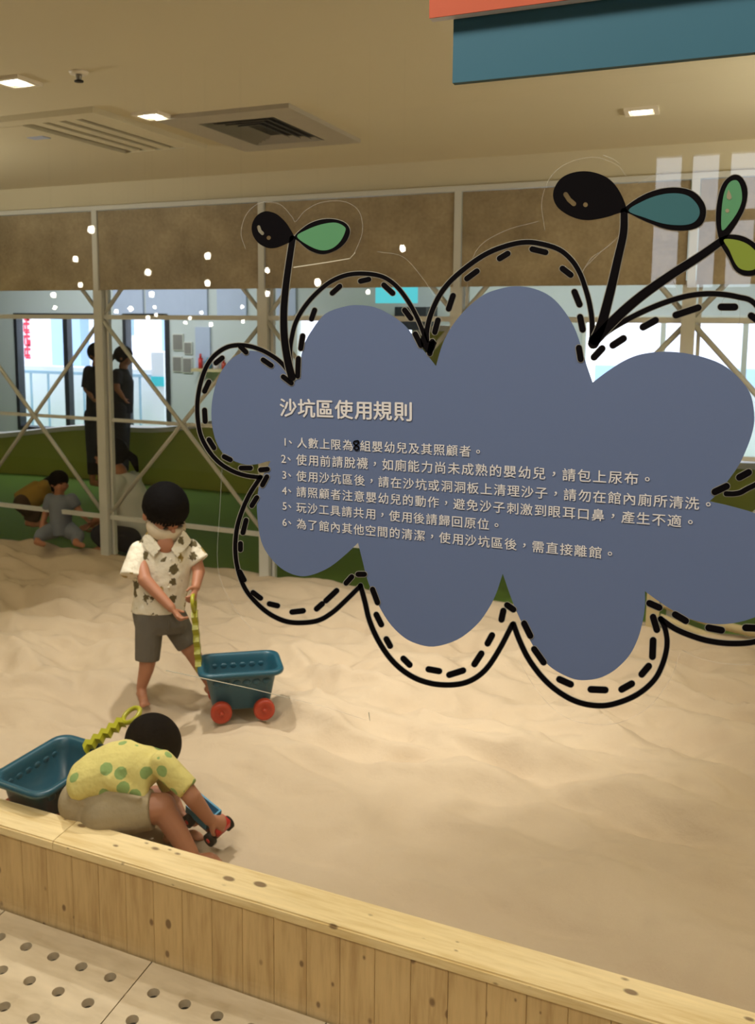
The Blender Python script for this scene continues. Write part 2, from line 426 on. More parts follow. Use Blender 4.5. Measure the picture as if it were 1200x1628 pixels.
# ------------------------------------------------------------------ lattice partition
lat = thing('lattice_partition', 'pale steel lattice partition with crossed braces behind the sand', 'partition', (0, YW, 0))
PX = [-3.186 - 1.058 * 2, -3.186 - 1.058, -3.186, -2.112, -1.053, -.006, 1.052, 2.11]
for x in PX:
    part('post', bx(x - .036, x + .022, YW - .03, YW + .03, -.03, 1.74), 'white', lat)
    part('slim_post', bx(x + .030, x + .046, YW + .0, YW + .03, -.03, 1.74), 'white', lat)
    part('mullion', bx(x - .020, x + .014, YW - .045, YW - .02, 1.72, 2.19), 'white', lat)
part('top_rail', bx(XL, XR, YW - .05, YW + .02, 2.175, 2.2), 'white', lat)
RZ = [1.565, .955, .364]
for a, b_ in zip(PX[:-1], PX[1:]):
    for z in RZ:
        part('rail', bx(a + .022, b_ - .036, YW - .008, YW + .008, z - .013, z + .013) if z != .955 else bx(a + .022, b_ - .036, YW + .010, YW + .02, z - .010, z + .010), 'white', lat)
    for s in (0, 1):
        x0, x1 = (a, b_) if s == 0 else (b_, a)
        part('brace', MB().tube([(x0, YW - .012 + s * .02, RZ[0]), (x1, YW - .012 + s * .02, RZ[2])], .0125, 8), 'rope', lat, True)
        xm = (x0 + x1) / 2
        part('brace', MB().tube([(x0, YW + .005, RZ[0]), (x0 + (xm - x0) * .96, YW + .005, 2.16)], .0125, 8), 'rope', lat, True)
    part('board', bx(a + .018, b_ - .024, YW - .034, YW - .024, 1.722, 2.172), 'cork', lat)

# timber edging on the right, behind the sand
lg = thing('timber_edging', 'pale timber post with a curved log rail at the right end of the sand', 'edging', tuple(onZ(1037, 1006, .1)))
def curv(pts, n=8):
    pts = [Vector(p) for p in pts]; out = []
    P = [pts[0] * 2 - pts[1]] + pts + [pts[-1] * 2 - pts[-2]]
    for i in range(1, len(P) - 2):
        for k in range(n):
            s = k / n; a, b, c, d = P[i - 1:i + 3]
            out.append(.5 * ((2 * b) + (c - a) * s + (2 * a - 5 * b + 4 * c - d) * s * s + (3 * b - a - 3 * c + d) * s ** 3))
    out.append(pts[-1]); return out
e0 = onZ(1036, 1004, .13)
part('post', bx(e0.x - .028, e0.x + .028, e0.y - .03, e0.y + .02, -.02, .40), 'beige', lg)
part('log_rail', MB().tube(curv([(e0.x + .03, e0.y, .20), (e0.x + .3, e0.y + .01, .13), (e0.x + .8, e0.y - .03, .12), (e0.x + 1.5, e0.y - .06, .12)]), .022, 10), 'beige', lg, True)
part('log_rail', MB().tube(curv([(e0.x + .03, e0.y + .01, .27), (e0.x + .3, e0.y + .01, .20), (e0.x + .8, e0.y - .03, .17), (e0.x + 1.5, e0.y - .06, .17)]), .02, 10), 'beige', lg, True)

# ------------------------------------------------------------------ soft play area beyond the lattice
GF = .03
tag(part('green_matting', bx(XL, XR, YW + .07, YF, -.03, GF), 'greenfloor', None), 'green play matting on the floor beyond the lattice', 'matting')
pts = []
for px, py, Y in ((-260, 694, 5.6), (-120, 693, 6.2), (0, 690, 6.5), (140, 677, 6.6), (270, 680, 6.6), (420, 650, 6.6), (560, 590, 6.6), (640, 545, 6.6), (700, 520, 6.5), (780, 540, 6.5), (900, 640, 6.5), (1050, 725, 6.5), (1200, 737, 6.4), (1400, 745, 6.0)):
    pts.append(onY(px, py, Y))
cp = curv(pts, 6)
gw = thing('green_wall', 'curved olive green padded wall with a white top, beyond the lattice', 'low wall', (cp[30].x, cp[30].y, GF))
def ribbon(cp, z0f, z1f, th):
    rs = []
    for i, p in enumerate(cp):
        a = cp[max(0, i - 1)]; b = cp[min(len(cp) - 1, i + 1)]; d = Vector((b.x - a.x, b.y - a.y, 0)).normalized(); n_ = Vector((-d.y, d.x, 0)) * th
        z0 = z0f(p); z1 = z1f(p)
        rs.append([Vector((p.x, p.y, z0)) - n_, Vector((p.x, p.y, z0)) + n_, Vector((p.x, p.y, z1)) + n_, Vector((p.x, p.y, z1)) - n_])
    return MB().rings(rs)
part('padding', ribbon(cp, lambda p: GF, lambda p: p.z - .03, .05), 'greenwall', gw)
part('capping', ribbon(cp, lambda p: p.z - .03, lambda p: p.z + .012, .07), 'whitecap', gw)

# far wall with dark-framed glazing
def pxr(x0, y0, x1, y1, Y):
    a = onY(x0, y0, Y); b = onY(x1, y1, Y); return min(a.x, b.x), max(a.x, b.x), min(a.z, b.z), max(a.z, b.z)
fx = lambda px, py=560: onY(px, py, YF).x
ops = [(fx(26), fx(166)), (fx(198), fx(270)), (fx(470), fx(660)), (fx(735), fx(900)), (fx(925), fx(1330))]
Z0, Z1 = .14, onY(100, 498, YF).z
wl = MB(); edges = [XL] + [v for o_ in ops for v in o_] + [XR]
for i in range(0, len(edges), 2): wl.box(edges[i], edges[i + 1], YF, YF + .1, -.1, ZC)
for a, b_ in ops: wl.box(a, b_, YF, YF + .1, -.1, Z0); wl.box(a, b_, YF, YF + .1, Z1, ZC)
struct('wall_back', wl, 'greywall')
for i, (a, b_) in enumerate(ops):
    wn = tag(bpy.data.objects.new('window_%d' % (i + 1), None), kind='structure'); COL.objects.link(wn); wn.location = (a, YF, Z0)
    fm = 'darkframe' if i < 2 else 'white'
    f = MB(); t_ = .045 if i < 2 else .03
    f.box(a, a + t_, YF - .03, YF + .08, Z0, Z1); f.box(b_ - t_, b_, YF - .03, YF + .08, Z0, Z1); f.box(a + t_, b_ - t_, YF - .03, YF + .08, Z1 - t_, Z1); f.box(a + t_, b_ - t_, YF - .03, YF + .08, Z0, Z0 + t_)
    part('window_frame', f, fm, wn)
    nm = 1 if i == 0 else (2 if i == 4 else 0)
    xs = [a + t_ + (b_ - a - 2 * t_) * (k + 1) / (nm + 1) for k in range(nm)]
    if i == 0: xs = [fx(106)]
    for x in xs: part('mullion', bx(x - t_ * .7, x + t_ * .7, YF - .02, YF + .07, Z0 + t_, Z1 - t_), fm, wn)
    lim = [a + t_] + xs + [b_ - t_]
    for k in range(len(lim) - 1):
        part('pane', bx(lim[k] + .002, lim[k + 1] - .002, YF + .03, YF + .036, Z0 + t_, Z1 - t_), 'glass', wn)
# opaque pale blue panels set on the face of the far wall
for (x0, x1), lb_ in zip(((180, 228), (232, 330), (345, 392), (440, 470)), ('pale blue panel high on the far wall, next to the thick post', 'widest pale blue panel high on the far wall above the pictures', 'pale blue panel high on the far wall above the leftmost cloud lobe', 'pale blue panel high on the far wall behind the black stem')):
    a = pxr(x0, 458, x1, 506, YF - .02); tag(part('high_wall_panel', bx(a[0], a[1], YF - .03, YF - .003, 1.50, 1.88), 'paleblue', None), lb_, 'panel', 'pale blue panels above the far windows')
# pictures and shelf things on the far wall
for k, (x0, y0, x1, y1) in enumerate(((275, 532, 290, 556), (293, 545, 304, 562), (275, 568, 288, 590), (291, 570, 304, 592))):
    a = pxr(x0, y0, x1, y1, YF - .02); o = thing('framed_picture', 'small muted framed picture on the far wall, ' + ['top left', 'top right', 'bottom left', 'bottom right'][k] + ' of four', 'picture', (a[0], YF, a[2]), group='four small pictures on the far wall')
    part('frame', bx(a[0] - .01, a[1] + .01, YF - .02, YF, a[2] - .01, a[3] + .01), 'white', o); part('print', bx(a[0], a[1], YF - .024, YF - .02, a[2], a[3]), 'pictures', o)
a = pxr(310, 520, 334, 585, YF - .03); tag(part('blue_panel', bx(a[0], a[1], YF - .03, YF, a[2], a[3]), 'paleblue', None), 'tall light blue panel on the far wall beside the shelf', 'panel')
sh = pxr(308, 585, 372, 592, YF - .1)
so = thing('wall_shelf', 'short timber shelf on the far wall left of the cloud sign', 'shelf', (sh[0], YF, sh[2]))
part('board', bx(sh[0], sh[1], YF - .16, YF, sh[2], sh[2] + .03), 'beige', so)
for k, (m_, w_, h_, nm) in enumerate((('redplastic2', .05, .16, 'red'), ('bluetoy', .07, .12, 'blue'), ('facade', .06, .18, 'white'), ('redplastic', .05, .1, 'orange'))):
    x = sh[0] + .08 + k * .095; mb = MB(); mb.cone((x, YF - .09, sh[2] + .03), w_ / 2, (x, YF - .09, sh[2] + .03 + h_ * .7), w_ / 2, 14, False, False); mb.cone((x, YF - .09, sh[2] + .03 + h_ * .7), w_ * .3, (x, YF - .09, sh[2] + .03 + h_), w_ * .22, 14, False, False)
    tag(part('bottle', mb, m_, None, True), nm + ' bottle standing on the far wall shelf', 'bottle')
a = pxr(598, 450, 664, 482, YF - .6)
so = thing('hanging_sign', 'glowing cyan hanging sign seen above the cloud sign', 'sign', (a[0], YF - .6, a[3]))
part('panel', bx(a[0], a[1], YF - .62, YF - .6, a[2], a[3]), emit('cyan_backlight', (.12, .72, .8), .9), so)
part('rod', bx((a[0] + a[1]) / 2 - .006, (a[0] + a[1]) / 2 + .006, YF - .616, YF - .604, a[3], ZC), 'white', so)
a = pxr(622, 488, 672, 508, YF - .5); tag(part('cabinet', bx(a[0], a[1], YF - .4, YF, a[2] - .1, a[3]), 'darkframe', None), 'dark wall cabinet beneath the cyan sign', 'cabinet')

# outside
tag(part('low_wall', bx(-16, 8, 9.9, 10.05, -.15, onY(90, 652, 9.9).z + .62), 'facade', None), 'pale low wall outside behind the railing', 'wall')
tag(part('lawn', bx(-16, 8, YF + .3, 9.9, -.3, -.15), 'lawn', None), 'green lawn outside the far windows', 'lawn', kind='stuff')
tag(part('pavement', bx(-17, 8, 10.05, 16, -.3, -.16), 'facade', None), 'pale paved ground outside beyond the low wall', 'pavement')
ap = thing('apartment_building', 'white and pale blue building outside behind the dark framed windows', 'building', (-9, 16, -.15))
part('wall', bx(-17, -5.6, 16, 20, -.15, 9), 'facade', ap)
for i in range(3):
    x = -16 + i * 2.9
    part('bay', bx(x, x + .8, 15.7, 16, -.15, 9), 'facade2', ap)
    for j in range(3):
        wn = part('window', bx(x + 1.3, x + 2.0, 15.95, 16, 1 + j * 2.4, 2.3 + j * 2.4), 'facade2', ap)
        part('pane', bx(x + 1.36, x + 1.94, 15.93, 15.95, 1.06 + j * 2.4, 2.24 + j * 2.4), 'darkframe', wn)
ap = thing('white_house', 'white house outside behind the right end of the lattice', 'building', (3, 16, -.15))
part('wall', bx(-1.5, 7, 16, 20, -.15, 5), 'facade', ap); part('base', bx(-1.5, 7, 15.9, 16, -.15, .6), 'facade2', ap)
bn = pxr(35, 470, 52, 590, 10.4)
bo = thing('banner', 'tall white banner with red lettering outside the left window', 'banner', (bn[0], 10.4, -.15))
part('pole', MB().cone((bn[0] - .03, 10.41, -.15), .02, (bn[0] - .03, 10.41, 2.6), .02, 8, False, False), 'metal', bo)
part('cloth', bx(bn[0] - .03, bn[1] + .02, 10.4, 10.41, bn[2], 2.5), 'facade', bo)
h = (bn[1] - bn[0])
for k in range(8):
    zz = 2.3 - k * .19; q = MB(); x0 = bn[0] + .01; q.box(x0, x0 + h * .1, 10.39, 10.399, zz - .1, zz + .03); q.box(x0 + h * .1, x0 + h * .75, 10.392, 10.399, zz - .125, zz - .10)
    q.box(x0, x0 + h * .75, 10.39, 10.399, zz, zz + .035); q.box(x0 + h * .3, x0 + h * .45, 10.391, 10.399, zz - .12, zz + .08)
    q.box(x0, x0 + h * .7, 10.392, 10.399, zz - .09, zz - .06) if k % 2 else q.box(x0 + h * .5, x0 + h * .8, 10.392, 10.399, zz - .13, zz - .03)
    part('red_character', q, 'banner', bo)
rl = thing('railing', 'pale blue railing outside the far windows', 'railing', (-8, 9.6, -.15))
zr = onY(80, 592, 9.6).z
part('handrail', bx(-12, -4, 9.58, 9.62, zr - .02, zr + .02), 'facade2', rl)
for k in range(27): part('baluster', bx(-12 + k * .3, -11.975 + k * .3, 9.59, 9.61, -.15, zr - .02), 'facade2', rl)
a = pxr(240, 560, 262, 672, 9.2)
vo_ = thing('drinks_cabinet', 'tall white cabinet with a cyan band outside the second window', 'cabinet', (a[0], 9.2, -.15))
part('body', bx(a[0], a[1], 9.2, 9.55, -.15, a[3]), 'facade', vo_); part('band', bx(a[0] - .005, a[1] + .005, 9.19, 9.2, a[3] - .42, a[3] - .3), 'cyan', vo_)

# ------------------------------------------------------------------ hall on the viewer's side
hw = MB(); hy = -5.2
def refl(px, py, Y):          # where the ray mirrored by the glass meets the plane Y
    d = ray(px, py); p = CAM + d * YG / d[1]; k = (YG - Y) / d[1]; return Vector((p[0] + d[0] * k, Y, p[2] + d[2] * k))
r0 = refl(1035, 250, hy); r1 = refl(1330, 455, hy)
wx0, wx1, wz0, wz1 = r0.x, min(r1.x, XR - .1), r1.z, min(r0.z, ZH - .1)
hw.box(XL, wx0, hy - .1, hy, -.1, ZH); hw.box(wx1, XR, hy - .1, hy, -.1, ZH); hw.box(wx0, wx1, hy - .1, hy, -.1, wz0); hw.box(wx0, wx1, hy - .1, hy, wz1, ZH)
struct('wall_front', hw, 'wall')
wn = tag(bpy.data.objects.new('window_6', None), kind='structure'); COL.objects.link(wn); wn.location = (wx0, hy, wz0)
for k in range(6):
    x = wx0 + (wx1 - wx0) * k / 5; part('mullion', bx(x - .04, x + .04, hy - .06, hy + .04, wz0, wz1), 'wall', wn)
part('transom', bx(wx0, wx1, hy - .05, hy + .03, wz1 - .5, wz1 - .42), 'wall', wn)

# ------------------------------------------------------------------ glass pane
gp = thing('glass_pane', 'large clear glass screen the cloud sign is stuck on', 'glass', (0, YG, 0))
part('pane', bx(-4.5, 1.6, YG - .004, YG + .004, 0.0, ZH), 'glass', gp)

# ---------- flat sticker drawing, traced on the plane of the glass
def GP(px, py, k): return onY(px, py, YG - .0045 - k * .0004)
def cat(pts, closed=True, n=8):
    P = [np.array(p, float) for p in pts]; N = len(P); out = []
    rng = range(N) if closed else range(N - 1)
    for i in rng:
        if closed: a, b, c, d = P[(i - 1) % N], P[i], P[(i + 1) % N], P[(i + 2) % N]
        else: b, c = P[i], P[i + 1]; a = P[i - 1] if i else 2 * b - c; d = P[i + 2] if i + 2 < N else 2 * c - b
        for k in range(n):
            s = k / n; out.append(.5 * (2 * b + (c - a) * s + (2 * a - 5 * b + 4 * c - d) * s * s + (3 * b - a - 3 * c + d) * s ** 3))
    if not closed: out.append(P[-1])
    return out
def decal(polys, k, th=.0003):
    """polys: outer + holes in pixels -> slab on the glass"""
    front = [[GP(x, y, k) for x, y in pl] for pl in polys]; off = Vector((0, th, 0))
    flat = [p for pl in front for p in pl]; tris = tessellate_polygon(front); n = len(flat)
    vs = flat + [p + off for p in flat]; fs = []
    for t_ in tris:
        a, b_, c_ = (flat[i] for i in t_)
        nn = (b_ - a).cross(c_ - a)
        t2 = tuple(t_) if nn.y < 0 else tuple(reversed(t_))
        fs.append(t2); fs.append(tuple(i + n for i in reversed(t2)))
    o = 0
    for pl in front:
        m = len(pl)
        for i in range(m): j = (i + 1) % m; fs.append((o + i, o + j, o + j + n, o + i + n))
        o += m
    return MB().add(vs, fs)
def stroke_poly(pts, w, w1=None):
    """outline in pixels of a round-ended brush line, width w (half) tapering to w1"""
    P = [np.array(p, float) for p in pts]; N = len(P); L = []; Rr = []
    w1 = w if w1 is None else w1
    for i, p in enumerate(P):
        d = P[min(i + 1, N - 1)] - P[max(i - 1, 0)]; d = d / (np.linalg.norm(d) + 1e-9); nrm = np.array([-d[1], d[0]])
        ww = w + (w1 - w) * i / (N - 1); L.append(p + nrm * ww); Rr.append(p - nrm * ww)
    d = P[-1] - P[-2]; a0 = math.atan2(d[1], d[0])
    cap1 = [P[-1] + w1 * np.array([math.cos(a0 + math.pi / 2 - math.pi * k / 6), math.sin(a0 + math.pi / 2 - math.pi * k / 6)]) for k in range(1, 6)]
    d = P[0] - P[1]; a0 = math.atan2(d[1], d[0])
    cap0 = [P[0] + w * np.array([math.cos(a0 + math.pi / 2 - math.pi * k / 6), math.sin(a0 + math.pi / 2 - math.pi * k / 6)]) for k in range(1, 6)]
    return L + cap1 + Rr[::-1] + cap0
sign = thing('cloud_sign', 'blue cloud shaped rules sticker with white lettering on the glass', 'sign', tuple(GP(760, 1080, 0)))
LB = [[(466, 604), (445, 580), (425, 564), (405, 558), (390, 559), (370, 569), (352, 590), (341, 618), (336, 650), (338, 682), (347, 710), (363, 728), (387, 738), (408, 738), (430, 732)],
      [(430, 733), (415, 764), (409, 790), (409, 821), (415, 860), (430, 887), (452, 907), (477, 916), (499, 913), (525, 901), (550, 881), (569, 863)],
      [(569, 863), (576, 891), (584, 922), (598, 955), (617, 988), (639, 1011), (661, 1023), (690, 1028), (727, 1017), (756, 995), (774, 972), (788, 945), (799, 912)],
      [(799, 912), (814, 955), (830, 992), (848, 1028), (868, 1054), (888, 1069), (914, 1080), (936, 1081), (958, 1076), (980, 1063), (1001, 1041), (1014, 1015), (1021, 990), (1025, 965), (1025, 940)],
      [(1025, 940), (1047, 956), (1067, 969), (1090, 981), (1110, 988), (1133, 992), (1155, 992), (1183, 987), (1210, 976), (1236, 955), (1250, 925), (1252, 890), (1245, 858), (1228, 830), (1200, 816), (1174, 808), (1151, 802), (1128, 797)],
      [(1128, 797), (1143, 782), (1158, 763), (1174, 740), (1186, 715), (1195, 690), (1199, 664), (1194, 630), (1180, 607), (1155, 584), (1128, 571), (1092, 562), (1056, 559), (1020, 563), (993, 573), (966, 590), (942, 608)],
      [(942, 608), (930, 573), (916, 528), (898, 496), (876, 472), (849, 459), (820, 455), (795, 459), (768, 469), (741, 491), (718, 519), (703, 548), (693, 582)],
      [(693, 582), (664, 545), (646, 520), (625, 503), (597, 489), (569, 485), (545, 488), (517, 499), (497, 523), (482, 552), (474, 597), (468, 606)]]
body = []
for lb in LB: body += cat(lb, False, 4)[:-1]
part('body', decal([body], 2), 'cloud', sign)
OUT = [[(466, 603), (450, 580), (433, 566), (412, 555), (388, 549), (363, 551), (342, 564), (328, 583), (319, 608), (314, 636), (314, 664), (319, 692), (332, 717), (349, 736), (370, 749), (391, 756), (414, 759)],
       [(414, 759), (397, 785), (384, 814), (376, 843), (374, 876), (378, 905), (389, 935), (408, 959), (430, 977), (455, 988), (481, 990), (507, 986), (529, 973), (551, 953), (573, 931)],
       [(573, 931), (580, 957), (587, 986), (600, 1016), (618, 1044), (639, 1065), (664, 1080), (694, 1088), (727, 1088), (752, 1080), (774, 1062), (795, 1030), (814, 993)],
       [(816, 992), (826, 1019), (841, 1049), (863, 1078), (888, 1100), (918, 1116), (951, 1122), (980, 1118), (1013, 1104), (1039, 1082), (1053, 1056), (1060, 1027), (1058, 1003), (1050, 984)],
       [(1050, 984), (1072, 999), (1097, 1010), (1127, 1019), (1163, 1023), (1200, 1020), (1235, 1005), (1270, 975), (1290, 930), (1293, 880), (1285, 835)],
       [(1154, 785), (1167, 785), (1177, 783), (1186, 778), (1202, 770), (1230, 755), (1250, 720), (1256, 660), (1248, 600), (1228, 530), (1200, 483), (1173, 472), (1137, 467), (1101, 469), (1065, 478), (1029, 492), (993, 510), (965, 527), (943, 546)],
       [(941, 550), (941, 512), (937, 483), (930, 457), (921, 433), (908, 413), (889, 397), (862, 388), (835, 385), (804, 391), (772, 404), (741, 425), (714, 449), (696, 474), (683, 505), (678, 532), (681, 556)],
       [(680, 552), (671, 524), (660, 499), (646, 475), (629, 454), (608, 440), (580, 435), (552, 437), (527, 447), (506, 463), (486, 485), (471, 510), (464, 535), (461, 560), (463, 600)]]
WID = [3.2, 3.3, 3.6, 3.8, 4.2, 4.0, 3.8, 3.3]
def inked(name, pts, w, k, parent, w1=None, halo=1.1, mat='black'):
    o = part(name, decal([stroke_poly(pts, w, w1)], k + 1), mat, parent)
    part('white_border', decal([stroke_poly(pts, w + halo, None if w1 is None else w1 + halo)], k), 'halo', o)
    return o
for pl, wd in zip(OUT, WID): inked('outline', cat(pl, False, 5), wd, 3, sign)
for tri in ([(668, 540), (672, 528), (679, 545), (690, 541), (694, 545), (690, 556), (684, 563), (678, 560), (670, 550)],
            [(943, 530), (950, 515), (972, 512), (962, 528), (948, 546), (940, 551), (935, 548), (936, 536)]):
    part('outline', decal([tri], 5), 'black', sign)
DASH = [(382, 551, 391, 560), (343, 577, 353, 569), (325, 622, 332, 607), (325, 652, 326, 670), (332, 699, 340, 712), (356, 726, 366, 731), (383, 744, 398, 744), (414, 747, 425, 746), (417, 771, 424, 758),
        (418, 572, 431, 581), (450, 599, 463, 609), (473, 598, 474, 570), (478, 554, 481, 534), (495, 507, 500, 493), (528, 466, 540, 455), (573, 447, 586, 444), (610, 453, 624, 466), (643, 493, 653, 506),
        (660, 531, 669, 549), (683, 562, 687, 543), (691, 528, 696, 509), (713, 491, 720, 470), (742, 443, 758, 431), (794, 411, 807, 403), (846, 396, 867, 401), (894, 427, 907, 437), (913, 464, 921, 484),
        (922, 504, 926, 524), (920, 553, 923, 571), (944, 568, 957, 554), (974, 549, 991, 538), (1022, 520, 1042, 509), (1074, 501, 1110, 489), (1146, 488, 1168, 488), (1194, 502, 1204, 509),
        (1175, 759, 1190, 751), (1136, 782, 1155, 773), (400, 804, 408, 791), (386, 847, 391, 827), (382, 874, 382, 864), (381, 909, 388, 922), (402, 942, 414, 951), (428, 960, 441, 963), (464, 973, 482, 971),
        (503, 968, 512, 960), (518, 955, 535, 939), (550, 927, 559, 917), (569, 913, 579, 913), (592, 937, 600, 958), (598, 977, 606, 993), (614, 1016, 620, 1027), (641, 1047, 651, 1057), (681, 1064, 698, 1067),
        (714, 1073, 736, 1066), (754, 1056, 765, 1039), (775, 1023, 782, 1010), (797, 985, 800, 971), (806, 962, 816, 969), (833, 991, 843, 1011), (849, 1032, 864, 1053), (889, 1080, 907, 1088), (939, 1096, 962, 1097),
        (988, 1096, 1004, 1087), (1020, 1072, 1031, 1059), (1037, 1044, 1038, 1018), (1038, 981, 1044, 1001), (1032, 959, 1048, 966), (1073, 977, 1090, 987), (1126, 998, 1147, 1002), (1185, 998, 1210, 999)]
for x0, y0, x1, y1 in DASH:
    wd = 3.9 + 1.4 * max(0, (x0 - 450) / 700)
    inked('stitch_mark', [(x0, y0), ((x0 + x1) / 2, (y0 + y1) / 2), (x1, y1)], wd, 4, sign, halo=1.0)

# sprouts
def drop_shape(outer, inner=None, mat=None, parent=sign, k=6, name='leaf', holes=()):
    pts = cat(outer, True, 5)
    hl = [h_ for h_ in holes]
    o = part(name, decal([pts] + hl, k), 'black', parent)
    c = np.mean(pts, axis=0)
    part('white_border', decal([[p + (p - c) / (np.linalg.norm(p - c) + 1e-6) * 1.1 for p in pts]], k - 2), 'halo', o) if not holes else None
    if inner:
        ic = np.mean(inner, axis=0); part('leaf_fill', decal([[ic + (p - ic) * .955 for p in cat(inner, True, 5)]], k + 1), mat, o)
    return o
cap_poly = lambda x0, y0, x1, y1, w: stroke_poly([(x0, y0), ((x0 + x1) / 2 - 1, (y0 + y1) / 2 + 1), (x1, y1)], w)
circ = lambda x, y, r: [(x + r * math.cos(a * math.pi / 6), y + r * math.sin(a * math.pi / 6)) for a in range(12)]
inked('stem', cat([(465, 379), (459, 419), (454, 457), (451, 496), (452, 538), (458, 577), (464, 600)], False, 5), 4.8, 5, sign, 6)
inked('stem', cat([(992, 336), (991, 370), (982, 411), (973, 451), (964, 487), (955, 519), (943, 546)], False, 5), 5.6, 5, sign, 8)
inked('stem', cat([(1147, 383), (1110, 409), (1065, 438), (1020, 470), (984, 501), (945, 541)], False, 5), 6.0, 5, sign, 8)
drop_shape([(467, 379), (460, 362), (450, 349), (437, 339), (421, 336), (407, 344), (400, 360), (403, 376), (414, 389), (431, 395), (450, 390)], None, None, name='seed', holes=(cap_poly(411, 361, 417, 371, 2.8), circ(427, 378, 3.4)))
drop_shape([(468, 376), (486, 359), (506, 350), (528, 348), (548, 354), (556, 367), (550, 384), (535, 397), (513, 404), (492, 398), (476, 385)],
           [(470, 376), (486, 365), (510, 356), (534, 353), (549, 360), (550, 368), (542, 384), (528, 396), (510, 399), (489, 391)], 'leaf_green')
drop_shape([(995, 332), (984, 303), (966, 283), (939, 273), (912, 274), (890, 285), (879, 307), (885, 328), (905, 343), (930, 350), (957, 347), (980, 340)], None, None, name='seed', holes=(cap_poly(899, 309, 912, 324, 3.8), circ(930.5, 325.5, 3.8)))
drop_shape([(991, 333), (1015, 314), (1043, 302), (1074, 298), (1101, 304), (1118, 321), (1122, 340), (1114, 358), (1092, 366), (1060, 364), (1029, 353), (1004, 341)],
           [(996, 335), (1020, 319), (1047, 309), (1074, 306), (1096, 311), (1111, 326), (1114, 341), (1105, 354), (1087, 359), (1056, 357), (1024, 347)], 'leaf_teal')
o = drop_shape([(1145, 384), (1138, 352), (1141, 316), (1150, 290), (1166, 278), (1180, 283), (1188, 303), (1184, 330), (1173, 352), (1158, 374)],
               [(1147, 368), (1146, 339), (1150, 308), (1159, 289), (1171, 285), (1178, 296), (1180, 317), (1173, 337), (1160, 356)], 'leaf_green')
part('shine_mark', decal([[(1158, 301), (1162, 310), (1163, 315), (1159, 318), (1155, 315), (1155, 310)]], 8), 'shine', o); part('shine_mark', decal([circ(1156, 335, 3.2)], 8), 'shine', o)
drop_shape([(1144, 380), (1160, 373), (1182, 376), (1202, 388), (1219, 405), (1220, 425), (1203, 436), (1184, 438), (1168, 429), (1158, 410), (1147, 392)],
           [(1149, 380), (1168, 380), (1186, 386), (1200, 397), (1209, 410), (1207, 424), (1194, 431), (1178, 429), (1168, 419), (1158, 397)], 'leaf_lime')
# cut edge of the clear film round the drawing
film = thing('film_edge', 'faint cut edge of clear sticker film around the cloud sign', 'film', tuple(GP(500, 330, 0)))
for pl in ([(390, 395), (383, 370), (392, 340), (415, 322), (445, 325), (464, 345), (470, 352), (485, 335), (510, 322), (545, 320), (570, 335), (576, 368), (563, 402), (555, 412)],
           [(866, 366), (861, 320), (876, 280), (905, 258), (945, 250), (980, 262), (995, 280)],
           [(740, 470), (756, 400), (800, 368), (855, 352)], [(824, 1050), (855, 1100), (890, 1135), (930, 1150), (980, 1150), (1030, 1125), (1065, 1080), (1080, 1040)],
           [(355, 700), (350, 800), (346, 900), (368, 960), (400, 1000)], [(1085, 1034), (1110, 1046), (1150, 1055), (1200, 1057)],
           [(600, 400), (640, 408), (670, 440), (690, 470)], [(1035, 468), (1040, 445), (1058, 437), (1073, 452), (1076, 475), (1060, 490), (1045, 488)],
           [(1146, 500), (1150, 475), (1170, 470), (1176, 500), (1170, 525), (1150, 520)]):
    part('cut_edge', decal([stroke_poly(cat(pl, False, 5), .55)], 0), 'film', film)
sc_ = thing('scratch', 'long thin pale scratch on the glass below the cloud sign', 'scratch', tuple(GP(420, 1100, 0)))
part('long_scratch', decal([stroke_poly([(264, 1066), (330, 1080), (400, 1095), (460, 1110)], .8, .5)], 0), 'scratch', sc_)
part('faint_scratch', decal([stroke_poly([(460, 1110), (520, 1125), (582, 1145)], .5)], 0), 'film', sc_)
part('nick', decal([stroke_poly([(586, 1133), (587, 1140), (588, 1146)], .9, .4)], 0), 'scratch', sc_)
part('crease', decal([stroke_poly([(467, 425), (520, 417), (556, 411), (564, 402)], .9, .6)], 0), 'scratch', sc_)
for pl in ([(925, 433), (940, 410), (958, 398), (975, 385)], [(930, 425), (950, 405), (965, 392), (988, 372)], [(1015, 292), (1035, 281), (1053, 275)], [(960, 247), (975, 253), (984, 260)]):
    part('crease', decal([stroke_poly(cat(pl, False, 4), .9, .4)], 0), 'film', sc_)

# lettering
LINES = [('1、人數上限為|組嬰幼兒及其照顧者。', 480, 704, 739, 717, 13.5), ('2、使用前請脫襪，如廁能力尚未成熟的嬰幼兒，請包上尿布。', 479, 731, 978, 759, 23),
         ('3、使用沙坑區後，請在沙坑或洞洞板上清理沙子，請勿在館內廁所清洗。', 479, 757, 1100, 800, 29), ('4、請照顧者注意嬰幼兒的動作，避免沙子刺激到眼耳口鼻，產生不適。', 479, 782, 1072, 828, 28),
         ('5、玩沙工具請共用，使用後請歸回原位。', 479, 807, 768, 833, 15), ('6、為了館內其他空間的清潔，使用沙坑區後，需直接離館。', 479, 833, 946, 878, 23)]
TITLE = ('沙坑區使用規則', 458, 648, 640, 654, 6)
chars = {}
for s_, bold in [(l_[0], 0) for l_ in LINES] + [(TITLE[0], 1), ('8', 1)]:
    for c_ in s_: chars.setdefault((c_, bold), None)
tmp = []
for (c_, bold) in chars:
    cu = bpy.data.curves.new('g', 'FONT'); cu.body = c_; cu.size = 1; cu.resolution_u = 2
    cu.offset = 0
    o = bpy.data.objects.new('g', cu); COL.objects.link(o); tmp.append(((c_, bold), o))
bpy.context.view_layer.update()
dg = bpy.context.evaluated_depsgraph_get()
